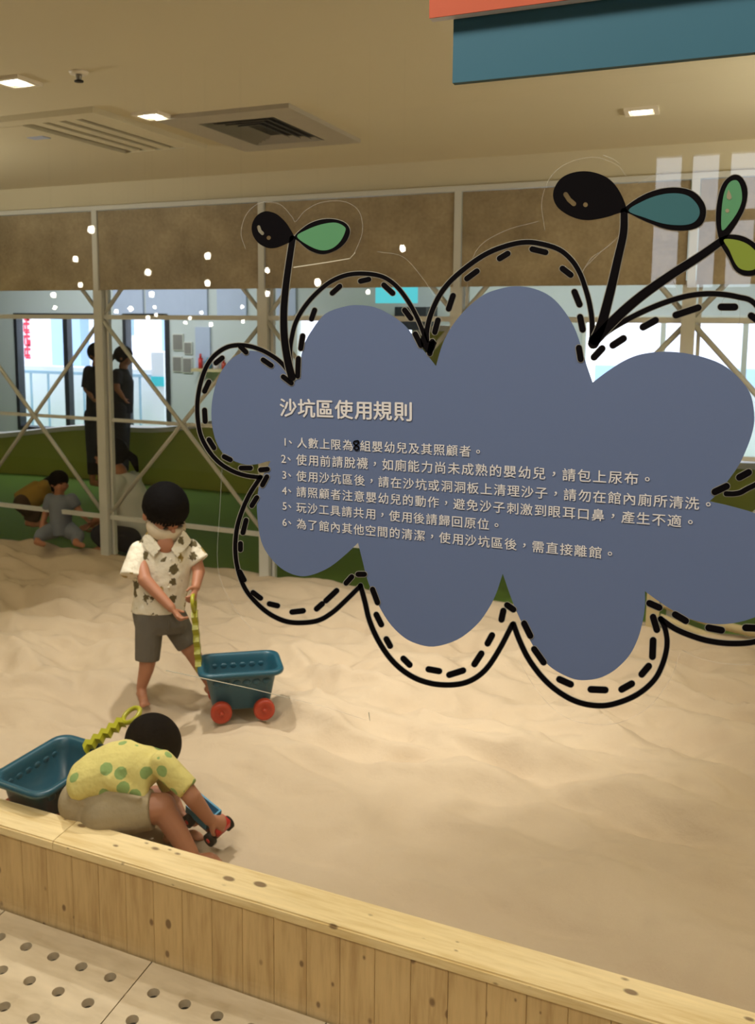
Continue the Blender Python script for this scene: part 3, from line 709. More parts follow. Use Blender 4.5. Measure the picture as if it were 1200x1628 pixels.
for key, o in tmp:
    me = bpy.data.meshes.new_from_object(o.evaluated_get(dg)); co = np.array([v.co[:2] for v in me.vertices]) if len(me.vertices) else np.zeros((0, 2))
    chars[key] = (co, [tuple(p.vertices) for p in me.polygons]); bpy.data.objects.remove(o); bpy.data.meshes.remove(me)
def line_mesh(text, x0, y0, x1, y1, n_, bold, em, num=None):
    A = GP(x0, y0, 5); B = GP(x1, y1, 5); U = (B - A) / n_; ud = U.normalized(); vd = Vector((-ud.z, 0, ud.x)) ; mb = MB()
    if vd.z < 0: vd = -vd
    E_ = U.length * em; pos = 0.0
    if num: seq = [(text[0], -1.72 + .2), (text[1], -1.05)]; rest = text[2:]
    else: seq = []; rest = text
    for c_ in rest:
        if c_ == '|': pos += .5; continue
        seq.append((c_, pos)); pos += 1
    for c_, q in seq:
        co, fs = chars[(c_, bold)]
        if not len(co): continue
        mn = co.min(0); mxx = co.max(0)
        if c_ in '，。、': cen = (mn + mxx) / 2; sc2 = E_ * 1.0
        elif c_ in '123456': cen = (mn + mxx) / 2; sc2 = E_ * .98
        else: cen = np.array([(mn[0] + mxx[0]) / 2, .38 if len(co) else 0]); sc2 = E_
        if c_ == '、': cen = cen + np.array([0, -.02])
        base = A + U * q
        w_ = .022 if bold else .010
        for q_, (ox, oz) in enumerate(((-w_, 0), (w_, 0), (0, -w_ * .7), (0, w_ * .7))):
            mb.add([base + Vector((0, -.00003 * q_, 0)) + ud * float((p[0] - cen[0] + ox) * sc2) + vd * float((p[1] - cen[1] + oz) * sc2) for p in co], [tuple(f_) for f_ in fs])
    return mb
for l_ in LINES: part('rule_text', line_mesh(*l_, 0, .93, True), 'text', sign)
part('title_text', line_mesh(*TITLE, 1, .98), 'text', sign)
# hand-written black 8 over a clear tape patch
for pl in ([(567, 701), (563, 702), (562, 705), (566, 708), (570, 711), (569, 715), (565, 715), (563, 712), (566, 708), (570, 704), (569, 701), (567, 701)],):
    tag(part('handwritten_eight', decal([stroke_poly(cat(pl[:6], False, 4), 1.15)], 6).add(*[(lambda m: (m.v, m.f))(decal([stroke_poly(cat(pl[5:], False, 4), 1.15)], 6))][0]), 'black', sign), 'black handwritten numeral')

# hanging boards at the top
def board(name, label, x0, ytop, x1, ybot, Y, mat, edge, th=.012):
    a = onY(x0, ybot, Y); b_ = onY(x1, ytop, Y)
    t_ = thing(name, label, 'board', (a.x, Y, a.z))
    part('face', bx(a.x, a.x + 1.9, Y, Y + .002, a.z, a.z + .30), mat, t_)
    part('edge', bx(a.x, a.x + 1.9, Y + .002, Y + th, a.z, a.z + .30), edge, t_)
    return t_
board('teal_board', 'teal blue board fixed to the glass at the top right', 719, 0, 1200, 132, YG - .018, 'teal_board', plain('board_edge_green', (34, 66, 52), .6))
board('orange_board', 'orange board with white edge in front of the teal board', 682, 0, 900, 29, YG - .036, 'orange_board', 'whitecap', .016)

# ------------------------------------------------------------------ ceiling fittings
def downlight(px, py, label, hid=False, power=40, z=ZC, xy=None, target=None, cone=95, blend=.6, size=.03):
    p = onZ(px, py, z) if xy is None else Vector((xy[0], xy[1], z))
    o = thing('downlight', label, 'ceiling light', (p.x, p.y, z), group='square downlights in the ceiling')
    s = .058; m = MB()
    for a in ((-s, s, -s, -s * .72), (-s, s, s * .72, s), (-s, -s * .72, -s * .72, s * .72), (s * .72, s, -s * .72, s * .72)): m.box(p.x + a[0], p.x + a[1], p.y + a[2], p.y + a[3], z - .010, z + .0)
    part('trim', m, 'trimwhite', o)
    part('lens', MB().cone((p.x, p.y, z - .006), s * .62, (p.x, p.y, z - .001), s * .62, 20, False, False), 'glow', o)
    l = lamp('SPOT', 'spot_lamp', (p.x, p.y, z - .03), power, WARM, target or (p.x + .1, p.y - .1, 0), spot_size=math.radians(cone), spot_blend=blend, shadow_soft_size=size)
    l.parent = o; l.matrix_parent_inverse = Matrix.Translation(-Vector((p.x, p.y, z)))
    return o
downlight(25, 128, 'square downlight in the ceiling at the far left of the photo', power=40, cone=80)
downlight(243, 182, 'square downlight between the two ceiling air units', power=108, target=(-1.65, 2.95, 0), cone=78)
downlight(1020, 175, 'square downlight alone on the ceiling below the teal board', power=44)
downlight(880, 70, 'square downlight hidden behind the teal board', power=150, target=(-.75, 3.5, 0), cone=60, blend=1.0)
downlight(0, 0, 'square downlight above the kerb, out of view', power=14, xy=(-1.2, 1.5), target=(-1.0, 1.7, 0), cone=110)
downlight(0, 0, 'square downlight above the kerb on the right, out of view', power=34, xy=(.3, 1.40), target=(.02, 1.5, 0), cone=46)
p = onZ(125, 114, ZC)
spk = thing('sprinkler', 'small ceiling sprinkler beside the left downlight', 'sprinkler', (p.x, p.y, ZC))
part('rosette', MB().cone((p.x, p.y, ZC - .008), .026, (p.x, p.y, ZC), .03, 16, False, False), 'trimwhite', spk, True)
part('nozzle', MB().cone((p.x, p.y, ZC - .026), .008, (p.x, p.y, ZC - .008), .010, 10, False, False), 'metal', spk, True)
part('deflector', MB().cone((p.x, p.y, ZC - .030), .014, (p.x, p.y, ZC - .026), .014, 12, False, False), 'dark', spk, True)
def frame_box(m, x0, x1, y0, y1, w_, z0, z1):
    m.box(x0, x1, y0, y0 + w_, z0, z1); m.box(x0, x1, y1 - w_, y1, z0, z1); m.box(x0, x0 + w_, y0 + w_, y1 - w_, z0, z1); m.box(x1 - w_, x1, y0 + w_, y1 - w_, z0, z1)
def q4(c): return [onZ(x, y, ZC) for x, y in c]
c1 = q4([(0, 190), (150, 163), (315, 230), (95, 250)])
x0, x1 = (c1[0].x + c1[3].x) / 2, (c1[1].x + c1[2].x) / 2; y0, y1 = (c1[0].y + c1[1].y) / 2, (c1[2].y + c1[3].y) / 2
ac = thing('air_conditioner', 'square ceiling air unit with long parallel slots, left one of two', 'air unit', ((x0 + x1) / 2, (y0 + y1) / 2, ZC))
m = MB(); frame_box(m, x0, x1, y0, y1, .07, ZC - .022, ZC); part('frame', m, 'ceiling', ac)
part('backing', bx(x0 + .07, x1 - .07, y0 + .07, y1 - .07, ZC - .006, ZC - .001), 'dark', ac)  # dark sheet stands in for the shade inside the slots
n_ = 4; W_ = (x1 - x0 - .14) * .62; xs0 = x1 - .07 - W_
for k in range(n_):
    a = xs0 + W_ * k / n_; part('blade', bx(a + .034, a + W_ / n_, y0 + .07, y1 - .07, ZC - .018, ZC - .008), 'ceiling', ac)
part('cover_panel', bx(x0 + .075, xs0 - .0, y0 + .07, y1 - .07, ZC - .026, ZC - .008), 'ceiling', ac)
part('badge', bx(x0 + .12, x0 + .2, y0 + .25, y0 + .30, ZC - .029, ZC - .026), 'paleblue', ac)
c2 = q4([(270, 185), (470, 160), (560, 222), (375, 237)])
x0, x1 = (c2[0].x + c2[3].x) / 2, (c2[1].x + c2[2].x) / 2; y0, y1 = (c2[0].y + c2[1].y) / 2, (c2[2].y + c2[3].y) / 2
ac = thing('air_diffuser', 'square metal air diffuser with nested louvres, right one of two', 'air unit', ((x0 + x1) / 2, (y0 + y1) / 2, ZC))
m = MB(); frame_box(m, x0, x1, y0, y1, .115, ZC - .016, ZC); part('plate', m, plain('diffuser_plate', (176, 168, 152), .4, .03), ac)
part('backing', bx(x0 + .115, x1 - .115, y0 + .115, y1 - .115, ZC - .004, ZC - .001), 'dark', ac)  # dark sheet, shade between the louvres put into its colour
for k in range(4):
    i_ = .135 + k * .034; m = MB()
    if x1 - x0 - 2 * i_ < .03: break
    rs = []
    for dz, e in ((-.016, -.012), (-.004, .006), (-.002, .006), (-.014, -.012)):
        rs.append([(x0 + i_ + e, y0 + i_ + e, ZC + dz), (x1 - i_ - e, y0 + i_ + e, ZC + dz), (x1 - i_ - e, y1 - i_ - e, ZC + dz), (x0 + i_ + e, y1 - i_ - e, ZC + dz)])
    rs.append(rs[0]); m.rings(rs, False); part('louvre_ring', m, 'metal', ac)

# ------------------------------------------------------------------ hanging bulbs of the hall, mirrored in the glass
BLOBS = [(145, 365, 9), (120, 412, 7), (235, 433, 8), (330, 407, 8), (330, 450, 7), (128, 453, 6), (85, 469, 7), (87, 489, 5), (185, 495, 5), (208, 491, 6), (241, 468, 7), (246, 488, 4), (248, 501, 4),
         (235, 505, 5), (295, 513, 4), (302, 506, 4), (320, 497, 4), (335, 516, 5), (385, 488, 4), (386, 511, 4), (425, 467, 6), (425, 430, 6), (505, 449, 8), (640, 395, 7), (585, 464, 5)]
BLAB = ['highest mirrored bulb left of the first slim mullion', 'mirrored bulb just below and left of the highest one', 'bright mirrored bulb alone in the middle of the second brown board', 'upper of two stacked mirrored bulbs left of the black seed', 'lower of two stacked mirrored bulbs left of the black seed', 'mirrored bulb at the bottom edge of the first brown board', 'mirrored bulb above the left window, upper of a close pair', 'mirrored bulb above the left window, lower of a close pair', 'mirrored bulb nearest the thick lattice post on its right', 'mirrored bulb slightly right of the one nearest the post', 'large mirrored bulb just under the second brown board', 'small mirrored bulb below the large one under the second board', 'faint mirrored bulb at the top corner of the second window', 'mirrored bulb touching the top rail above the second window', 'small lower left one of a close pair of mirrored bulbs above the pictures', 'small upper right one of a close pair of mirrored bulbs above the pictures', 'faint mirrored bulb between the pictures and the blue panel, above the rail', 'mirrored bulb resting on the rail left of the cloud top', 'mirrored bulb high above the leftmost cloud lobe', 'mirrored bulb low above the leftmost cloud lobe', 'mirrored bulb on the post right of the leftmost cloud lobe, lower one', 'mirrored bulb on the post right of the leftmost cloud lobe, upper one', 'starry mirrored bulb beside the black outline of the second lobe', 'mirrored bulb alone on the third brown board', 'mirrored bulb inside the dashed arch of the second lobe']
for i, (px, py, r) in enumerate(BLOBS):
    Y = -4.6 + (i % 5) * .35; p = refl(px, py, Y)
    rr = (r * .62) / FPX * (2 * YG - Y) * 1.1
    o = thing('hanging_bulb', BLAB[i], 'lamp', (p.x, p.y, p.z), group='hanging bulbs mirrored in the glass')
    part('bulb', MB().ell(p, (rr, rr, rr * 1.25), seg=10, nr=8), 'bulb', o, True)
    part('cord', MB().cone((p.x, p.y, p.z + rr), .002, (p.x, p.y, ZH), .002, 5, False, False), 'dark', o)

# ------------------------------------------------------------------ wagons
def rrect(L_, W_, r, z, n=5, wav=0):
    out = []
    for cx_, cy_, a0 in ((L_ / 2 - r, W_ / 2 - r, 0), (-L_ / 2 + r, W_ / 2 - r, 90), (-L_ / 2 + r, -W_ / 2 + r, 180), (L_ / 2 - r, -W_ / 2 + r, 270)):
        for k in range(n + 1):
            a = math.radians(a0 + 90 * k / n); out.append(Vector((cx_ + r * math.cos(a), cy_ + r * math.sin(a), z)))
    return out
def make_wagon(label, wheel='redplastic'):
    o = thing('toy_wagon', label, 'toy wagon')
    m = MB(); rs = [rrect(.19, .125, .02, .034), rrect(.200, .135, .03, .04), rrect(.245, .165, .035, .155), rrect(.250, .168, .035, .158), rrect(.292, .206, .045, .160), rrect(.298, .212, .048, .168), rrect(.290, .204, .045, .176),
                    rrect(.262, .176, .038, .176), rrect(.252, .168, .035, .170), rrect(.236, .156, .033, .15), rrect(.196, .130, .028, .048), rrect(.15, .09, .02, .046)]
    m.rings(rs); part('tub', m, 'tealplastic', o, True, True)
    m = MB()
    for k in range(6):
        x = -.085 + k * .034; m.ell((x, .0795, .135), (.015, .006, .012), seg=10, nr=6); m.ell((x, -.0795, .135), (.015, .006, .012), seg=10, nr=6)
    part('scallop_trim', m, 'tealplastic', o, True, True)
    for sx in (-.072, .076):
        part('axle', MB().cone((sx, -.088, .037), .006, (sx, .088, .037), .006, 8, False, False), 'tealplastic', o, True, True)
        for sy in (-1, 1):
            y = sy * .086; rs = []
            for dy, r in ((-.016, .026), (-.014, .034), (-.008, .037), (.008, .037), (.014, .034), (.016, .026), (.010, .020), (.010, .010)):
                rs.append([Vector((sx + r * math.cos(a * math.pi / 12), y + dy * sy, .037 + r * math.sin(a * math.pi / 12))) for a in range(24)])
            wh = part('wheel', MB().rings(rs), wheel, o, True, True)
            part('hub', MB().cone((sx, y + .009 * sy, .037), .009, (sx, y + .018 * sy, .037), .007, 12, False, False), wheel, wh, True, True)
    return o
def make_handle(parent, base, tip, side, th=.008, hw_=.013, amp=.008):
    """zigzag bar with a loop grip from base to tip (world), side = direction of the flat face"""
    base = Vector(base); tip = Vector(tip); d = tip - base; L_ = d.length; d.normalize(); s = (Vector(side) - d * Vector(side).dot(d)).normalized(); t_ = d.cross(s)
    n = 10; lp = .036; Lb = L_ - lp * 1.6; ctr = [(Lb * k / n, (amp if k % 2 else -amp)) for k in range(n + 1)]
    a = []; b_ = []
    pass
    for h_, o_ in ctr: a.append((h_, o_ + hw_)); b_.append((h_, o_ - hw_))
    poly = a + b_[::-1]
    def W(h_, o_, q): return base + d * h_ + s * o_ + t_ * q
    m = MB()
    rs = []
    for k in range(n + 1): rs.append([W(a[k][0], a[k][1], -th), W(b_[k][0], b_[k][1], -th), W(b_[k][0], b_[k][1], th), W(a[k][0], a[k][1], th)])
    m.rings(rs)
    hd = part('handle', m, 'lime', parent)
    pts = [W(Lb + lp * .8 + lp * .8 * math.cos(x * math.pi / 10), .034 * math.sin(x * math.pi / 10), 0) for x in range(20)]
    part('grip_loop', MB().tube(pts, .0075, 8, True), 'lime', hd, True)
    return hd
wp1 = onZ(348, 1146, .13); wp2 = onZ(422, 1140, .13); ax = (wp2 - wp1); ax.z = 0; ax.normalize(); nrm = Vector((-ax.y, ax.x, 0))
c = (wp1 + wp2) / 2 + nrm * .086 + ax * .0
zs = sand_z(c.x, c.y)
wg1 = make_wagon('teal toy wagon with orange wheels in front of the standing boy')
zg1 = max(sand_z(c.x + ax.x * a + nrm.x * b_, c.y + ax.y * a + nrm.y * b_) for a in (-.072, .076) for b_ in (-.086, .086)) - .006
wg1.location = (c.x, c.y, zg1); wg1.rotation_euler = (0, 0, math.atan2(ax.y, ax.x)); wg1.scale = (1.06, 1.0, 1.08)
bpy.context.view_layer.update()
hb = Vector(c) - ax * .150 + Vector((0, 0, zg1 - c.z + .165))
D1 = depth(onZ(225, 1115, .13))
ht = PD(307, 946, D1 - .08)
make_handle(wg1, hb, ht, BACK, .011)
# second wagon, by the kerb
e2 = onZ(128, 1190, .30); A2 = onZ(88, 1184, .30); B2 = onZ(-15, 1246, .30)
ax2 = (A2 - B2); ax2.z = 0; ax2.normalize(); n2 = Vector((-ax2.y, ax2.x, 0))
wg2 = make_wagon('teal toy wagon on the sand behind the crouching boy')
c2_ = e2 - ax2 * .155; wg2.rotation_euler = (0, 0, math.atan2(ax2.y, ax2.x) + math.pi); wg2.scale = (1.05, 1.05, .95)
zg2 = max(sand_z(c2_.x + ax2.x * a + n2.x * b_, c2_.y + ax2.y * a + n2.y * b_) for a in (-.08, .085) for b_ in (-.096, .096)) - .006
c2_.y += .055; c2_.x -= .01; wg2.location = (c2_.x, c2_.y, zg2)
bpy.context.view_layer.update()
de = depth(e2)
hb2, ht2 = PD(134, 1190, de), PD(222, 1128, de + .05)
make_handle(wg2, hb2, ht2, Vector((-(ht2 - hb2).y, (ht2 - hb2).x, 0)), .010, .017, .011)

# ------------------------------------------------------------------ people
def head_parts(m, c, F, Uv, s):
    """adds skull shapes to skin mesh m. F forward, Uv up"""
    F = F.normalized(); Uv = (Uv - F * Uv.dot(F)).normalized(); Rt = F.cross(Uv)
    P = lambda x, y, z: c + (Rt * x + F * y + Uv * z) * s
    A = (Rt, F, Uv)
    m.ell(P(0, 0, .005), (.070 * s, .082 * s, .078 * s), A); m.ell(P(0, .022, -.045), (.054 * s, .056 * s, .046 * s), A)
    for q in (-1, 1):
        m.ell(P(q * .032, .050, -.034), (.028 * s, .028 * s, .026 * s), A); m.ell(P(q * .072, -.004, -.018), (.010 * s, .016 * s, .022 * s), A)
    m.ell(P(0, .084, -.020), (.010 * s, .012 * s, .012 * s), A); m.ell(P(0, .078, -.045), (.018 * s, .008 * s, .006 * s), A)
    return P, A
def face_bits(parent, P, A, s, mask=False):
    for q in (-1, 1):
        part('eye', MB().ell(P(q * .028, .0765, -.004), (.011 * s, .005 * s, .0055 * s), A, 10, 6), 'eye', parent, True)
        part('eyebrow', MB().ell(P(q * .028, .0785, .012), (.014 * s, .004 * s, .003 * s), A, 8, 6), 'hair', parent, True)
    if not mask: part('mouth', MB().ell(P(0, .0835, -.045), (.017 * s, .004 * s, .005 * s), A, 10, 6), 'lip', parent, True)
def hair_cap(parent, P, A, s, front=.012, slope=.38, name='hair', extra=None):
    m = MB(); m.ell(P(0, -.008, .016), (.081 * s, .092 * s, .084 * s), A, 26, 18)
    if extra: extra(m)
    n = -(A[2] - A[1] * slope).normalized(); pt = P(0, .08, front + .004)
    me = remesh(m, name, .006 * s, 2, [(pt, n)])
    lk = MB(); rg = random.Random(3)
    for k in range(44):            # locks hanging at the hairline
        a = 2 * math.pi * (k + .5) / 44; ex_, ey_ = math.cos(a), math.sin(a)
        zc = front + slope * (ey_ * .088 - .08); zz = (zc + .018 - .016) / .084; rr_ = math.sqrt(max(.05, 1 - zz * zz))
        z2 = (zc - .012 - rg.random() * .007 - .016) / .084; r2_ = math.sqrt(max(.05, 1 - z2 * z2))
        lk.cone(P(.076 * ex_ * rr_, -.008 + .087 * ey_ * rr_, .016 + zz * .084), .0085 * s, P(.077 * ex_ * r2_, -.008 + .088 * ey_ * r2_, .016 + z2 * .084), .0045 * s, 7)
    b = bmesh.new(); b.from_mesh(me); lm = lk.mesh('l'); b.from_mesh(lm); b.to_mesh(me); b.free(); bpy.data.meshes.remove(lm)
    for p_ in me.polygons: p_.use_smooth = True
    return link(name, me, 'hair', parent, True)
def hand(m, w_, d, nrm_, s=1.0, curl=.5):
    """child hand: palm from wrist w_ along d, palm normal nrm_ (side the fingers curl to)"""
    d = d.normalized(); nn = (nrm_ - d * nrm_.dot(d)).normalized(); sd = d.cross(nn)
    pc = w_ + d * .022 * s; m.cone(w_, .013 * s, w_ + d * .038 * s, .017 * s, 12, fdir=nn, flat=.6)
    for k, (o_, ln) in enumerate(((-.015, .030), (-.005, .034), (.005, .032), (.0145, .026))):
        p0 = w_ + d * .036 * s + sd * o_ * s; d1 = (d + nn * curl * .6).normalized(); p1 = p0 + d1 * ln * .5 * s
        d2 = (d * (1 - curl) + nn * (curl + .3)).normalized(); p2 = p1 + d2 * ln * .5 * s
        m.cone(p0, .0058 * s, p1, .0052 * s, 8); m.cone(p1, .0052 * s, p2, .0042 * s, 8)
    t0 = w_ + d * .012 * s - sd * .014 * s; t1 = t0 + (d * .6 - sd * .7 + nn * .4).normalized() * .020 * s
    m.cone(t0, .0075 * s, t1, .0062 * s, 8); m.cone(t1, .0062 * s, t1 + (d * .8 + nn * .6).normalized() * .014 * s, .005 * s, 8)
def elring(c, u, v, ru, rv, n=20): return [c + u * ru * math.cos(2 * math.pi * k / n) + v * rv * math.sin(2 * math.pi * k / n) for k in range(n)]

# --- standing boy
k1 = D1 / FPX
Q = lambda px, py, dz=0.0: PD(px, py, D1 + dz)
boy = thing('person', 'boy in cream patterned shirt and grey shorts standing bent over the wagon', 'person', tuple(onZ(240, 1112, .13)))
m = MB()
HF = (RIGHT * .55 + BACK * .78); HF.z = 0; HF.normalize()
Uv = (Vector((0, 0, 1)) * .80 + HF * .60).normalized(); Ff = (HF * .80 - Vector((0, 0, 1)) * .60).normalized()
hc = Q(263, 812, .02)
P, A = head_parts(m, hc, Ff, Uv, 1.06)
m.cone(Q(258, 838, .03), .033, Q(257, 872, .03), .036); m.ell(Q(263, 866, -.030), (.034, .011, .034), (RIGHT, BACK, UPV))
# torso core
m.cone(Q(257, 890, .03), .062, Q(252, 970, .03), .062)
# near arm
sh_, el_, wr_ = Q(222, 882, .0), Q(230, 922, -.07), Q(272, 966, -.12)
m.cone(sh_, .025, el_, .0255); m.cone(el_, .0265, wr_, .0175); hand(m, wr_, Q(292, 990, -.13) - wr_, RIGHT + UPV * .2, 1.15, .55)
# far arm
sh_, el_, wr_ = Q(306, 872, .04), Q(316, 908, .02), Q(311, 934, -.04)
m.cone(sh_, .026, el_, .0245); m.cone(el_, .0245, wr_, .0175); hand(m, wr_, Q(307, 952, -.08) - wr_, -BACK * .3 - RIGHT, 1.1, .8)
# legs
f1 = onZ(225, 1110, .13); f1.z = sand_z(f1.x, f1.y); a1 = f1 + Vector((0, 0, .045)) + (-BACK) * .0
f1_toe = onZ(230, 1121, .13); f1_toe.z = sand_z(f1_toe.x, f1_toe.y) + .012
m.cone(Q(238, 985, .01), .054, Q(236, 1042, 0), .036); m.cone(Q(236, 1042, 0), .034, Q(233, 1062, .005), .030); m.cone(Q(233, 1062, .005), .030, a1, .0195)
f2 = onZ(334, 1098, .13); f2.z = sand_z(f2.x, f2.y); a2 = f2 + Vector((0, 0, .045))
m.cone(Q(276, 985, .06), .054, Q(302, 1030, .06), .036); m.cone(Q(302, 1030, .06), .033, a2, .019)
for f_, dr in ((f1, (f1_toe - f1).normalized()), (f2, (RIGHT * .5 + BACK * .9).normalized())):
    dr = Vector((dr.x, dr.y, 0)).normalized(); sd = Vector((-dr.y, dr.x, 0)); b0 = f_ + Vector((0, 0, .017))
    m.cone(b0 - dr * .018, .018, b0 + dr * .052, .017, fdir=Vector((0, 0, 1)), flat=.8); m.cone(b0 + Vector((0, 0, .03)), .019, b0 + dr * .03, .018)
    m.cone(b0 + dr * .05 - Vector((0, 0, .006)), .019, b0 + dr * .062 - Vector((0, 0, .006)), .016, fdir=Vector((0, 0, 1)), flat=.55)
    for q, (o_, r_) in enumerate(((-.014, .0075), (-.004, .006), (.004, .0056), (.011, .0052), (.017, .0048))):
        s0 = b0 + dr * .066 + sd * o_ - Vector((0, 0, .009)); m.cone(s0, r_, s0 + dr * (.014 - q * .002), r_ * .9, 8)
link('body', remesh(m, 'body', .0042, 4), 'skin', boy, True)
face_bits(boy, P, A, 1.06, True)
hair_cap(boy, P, A, 1.10, front=.024, slope=.42)
mm = MB(); mm.ell(P(0, .034, -.042), (.078, .078, .056), A, 24, 16)
mk_ = remesh(mm, 'face_mask', .005, 2, [(P(0, 0, -.016), (A[2] * 1).normalized()), (P(0, .012, 0), -A[1])])
tag(link('face_mask', mk_, 'maskmat', boy, True), 'pale cloth face mask')
for q in (-1, 1): part('mask_loop', MB().tube([P(q * .060, .03, -.025), P(q * .073, .0, -.005), P(q * .078, -.014, -.018), P(q * .066, .01, -.045)], .002, 6), 'maskmat', boy, True)
# shirt
m = MB(); U2 = RIGHT; 
def ring(px, py, hw, dep, dz=.03, tilt=0):
    c_ = Q(px, py, dz); return elring(c_, (RIGHT + Vector((0, 0, tilt))).normalized(), BACK, hw * k1, dep, 22)
m.rings([ring(262, 857, 19, .040), ring(261, 866, 38, .055), ring(260, 878, 46, .068), ring(259, 900, 47, .078), ring(257, 925, 45, .082), ring(254, 950, 43, .080), ring(251, 972, 43, .080)])
m.cone(Q(222, 877, .01), .042, Q(212, 918, -.035), .054, 18, True, False); m.cone(Q(302, 872, .04), .038, Q(318, 893, .03), .040, 18, True, False)
link('shirt', remesh(m, 'shirt', .0052, 3), 'shirt1', boy, True)
for cp_ in (((236, 842, .0), (221, 862, .0), (245, 886, -.05), (255, 872, -.045)), ((292, 842, .0), (305, 861, .01), (282, 886, -.045), (272, 873, -.045))):
    fr_ = [Q(x_, y_, z_ - .006) for x_, y_, z_ in cp_]; bk_ = [p_ + (-BACK) * .008 for p_ in fr_]
    part('collar', MB().rings([fr_, bk_]), 'shirt1', boy)
for k in range(4): part('button', MB().ell(Q(271 - k * 1.5, 890 + k * 22, -.052), (.005, .005, .005), seg=8, nr=6), 'trimwhite', boy, True)
# shorts
m = MB(); m.rings([ring(251, 958, 40, .072), ring(252, 975, 42, .078), ring(256, 992, 43, .078), ring(258, 1004, 38, .066)])
m.cone(Q(238, 985, .01), .056, Q(234, 1050, 0), .047, 18, True, False); m.cone(Q(276, 985, .055), .056, Q(299, 1026, .055), .045, 18, True, False)
link('shorts', remesh(m, 'shorts', .0052, 3), 'shorts1', boy, True)
part('drawstring', MB().tube([Q(268, 985, -.06), Q(269, 994, -.062), Q(266, 1003, -.06)], .003, 6), 'shorts1', boy, True)

# --- crouching boy
kid = thing('person', 'boy in yellow shirt with green dots crouching over the kerb', 'person', tuple(onZ(300, 1365, .13)))
D2 = 2.40; k2 = D2 / FPX
Q2 = lambda px, py, dz=0.0: PD(px, py, D2 + dz)
m = MB()
HF = (RIGHT * .95 - BACK * .25); HF.z = 0; HF.normalize()
Ff = (HF * .62 - Vector((0, 0, 1)) * .78).normalized(); Uv = (HF * .78 + Vector((0, 0, 1)) * .62).normalized()
P, A = head_parts(m, Q2(240, 1188, .12), Ff, Uv, .90)
m.cone(Q2(236, 1200, .11), .034, Q2(215, 1222, .08), .038)
m.cone(Q2(165, 1262, .05), .045, Q2(222, 1228, .06), .052)
sh_, el_, wr_ = Q2(268, 1222, -.0), Q2(306, 1268, -.03), Q2(332, 1302, -.0)
m.cone(sh_, .030, el_, .0235); m.cone(el_, .0245, wr_, .0175); hand(m, wr_, Q2(352, 1308, .02) - wr_, -UPV * .6 - BACK * .8, 1.1, .7)
sh_, el_, wr_ = Q2(262, 1225, .15), Q2(272, 1268, .16), Q2(286, 1292, .12)
m.cone(sh_, .028, el_, .0235); m.cone(el_, .0235, wr_, .0165); hand(m, wr_, Q2(302, 1306, .10) - wr_, RIGHT, 1.05, .6)
hipn, kneen = Q2(165, 1296, -.01), Q2(258, 1284, -.015)
ft = onZ(303, 1378, .13); ft.z = sand_z(ft.x, ft.y)
m.cone(hipn, .055, kneen, .039); m.cone(kneen, .037, ft + Vector((0, 0, .035)), .024)
hipf, kneef = Q2(170, 1288, .13), Q2(248, 1270, .19)
ft2 = onZ(278, 1330, .13); ft2.z = sand_z(ft2.x, ft2.y)
m.cone(hipf, .052, kneef, .038); m.cone(kneef, .034, ft2 + Vector((0, 0, .035)), .022)
for f_ in (ft, ft2):
    dr = HF; sd = Vector((-dr.y, dr.x, 0)); b0 = f_ + Vector((0, 0, .017))
    m.cone(b0 - dr * .018, .018, b0 + dr * .052, .017, fdir=Vector((0, 0, 1)), flat=.8)
    for q, (o_, r_) in enumerate(((-.014, .0075), (-.004, .006), (.004, .0056), (.011, .0052), (.017, .0048))):
        s0 = b0 + dr * .062 + sd * o_ - Vector((0, 0, .006)); m.cone(s0, r_, s0 + dr * (.016 - q * .002), r_ * .9, 8)
link('body', remesh(m, 'body', .0042, 4), 'skin', kid, True)
face_bits(kid, P, A, .92)
hair_cap(kid, P, A, .94, front=.010, slope=.55)
# shirt 2
m = MB()
def r2(px, py, hh, dep, dz, ang):
    u = (UPV * math.cos(ang) + RIGHT * math.sin(ang)); return elring(Q2(px, py, dz), u, BACK, hh * k2, dep, 22)
m.rings([r2(118, 1250, 20, .060, .03, -.50), r2(128, 1243, 29, .076, .03, -.50), r2(150, 1232, 35, .086, .04, -.42), r2(180, 1224, 42, .090, .05, -.25), r2(212, 1220, 45, .094, .06, -.1), r2(240, 1216, 38, .092, .07, .1), r2(262, 1212, 24, .075, .075, .3), r2(270, 1212, 12, .04, .08, .3)])
m.cone(Q2(225, 1235, .0), .030, Q2(226, 1268, -.03), .014, 14)       # loose hem hanging at the near side
m.cone(Q2(180, 1240, -.02), .03, Q2(222, 1262, -.03), .012, 14)
m.cone(Q2(258, 1214, .0), .036, Q2(300, 1255, -.028), .0315, 18, True, False); m.cone(Q2(256, 1216, .14), .034, Q2(270, 1250, .155), .03, 18, True, False)
link('shirt', remesh(m, 'shirt', .0052, 3), 'shirt2', kid, True)
# shorts 2
m = MB()
m.ell(Q2(150, 1284, .05), (.088, .088, .068), (RIGHT, BACK, UPV), 24, 14)
m.ell(Q2(130, 1274, .04), (.064, .075, .062), (RIGHT, BACK, UPV), 24, 14)
m.cone(Q2(168, 1294, -.01), .066, Q2(243, 1286, -.015), .053, 18, True, False); m.cone(Q2(170, 1290, .13), .062, Q2(232, 1276, .18), .05, 18, True, False)
for k, (a_, b_) in enumerate((((112, 1270), (235, 1306)), ((120, 1262), (240, 1292)), ((130, 1300), (225, 1318)), ((150, 1255), (245, 1275)))):
    p0 = Q2(a_[0], a_[1], -.02); p1 = Q2(a_[0] * .25 + b_[0] * .75, a_[1] * .25 + b_[1] * .75, -.052); m.cone(p0, .009, p1, .008, 8)
link('shorts', remesh(m, 'shorts', .0052, 4), 'shorts2', kid, True)

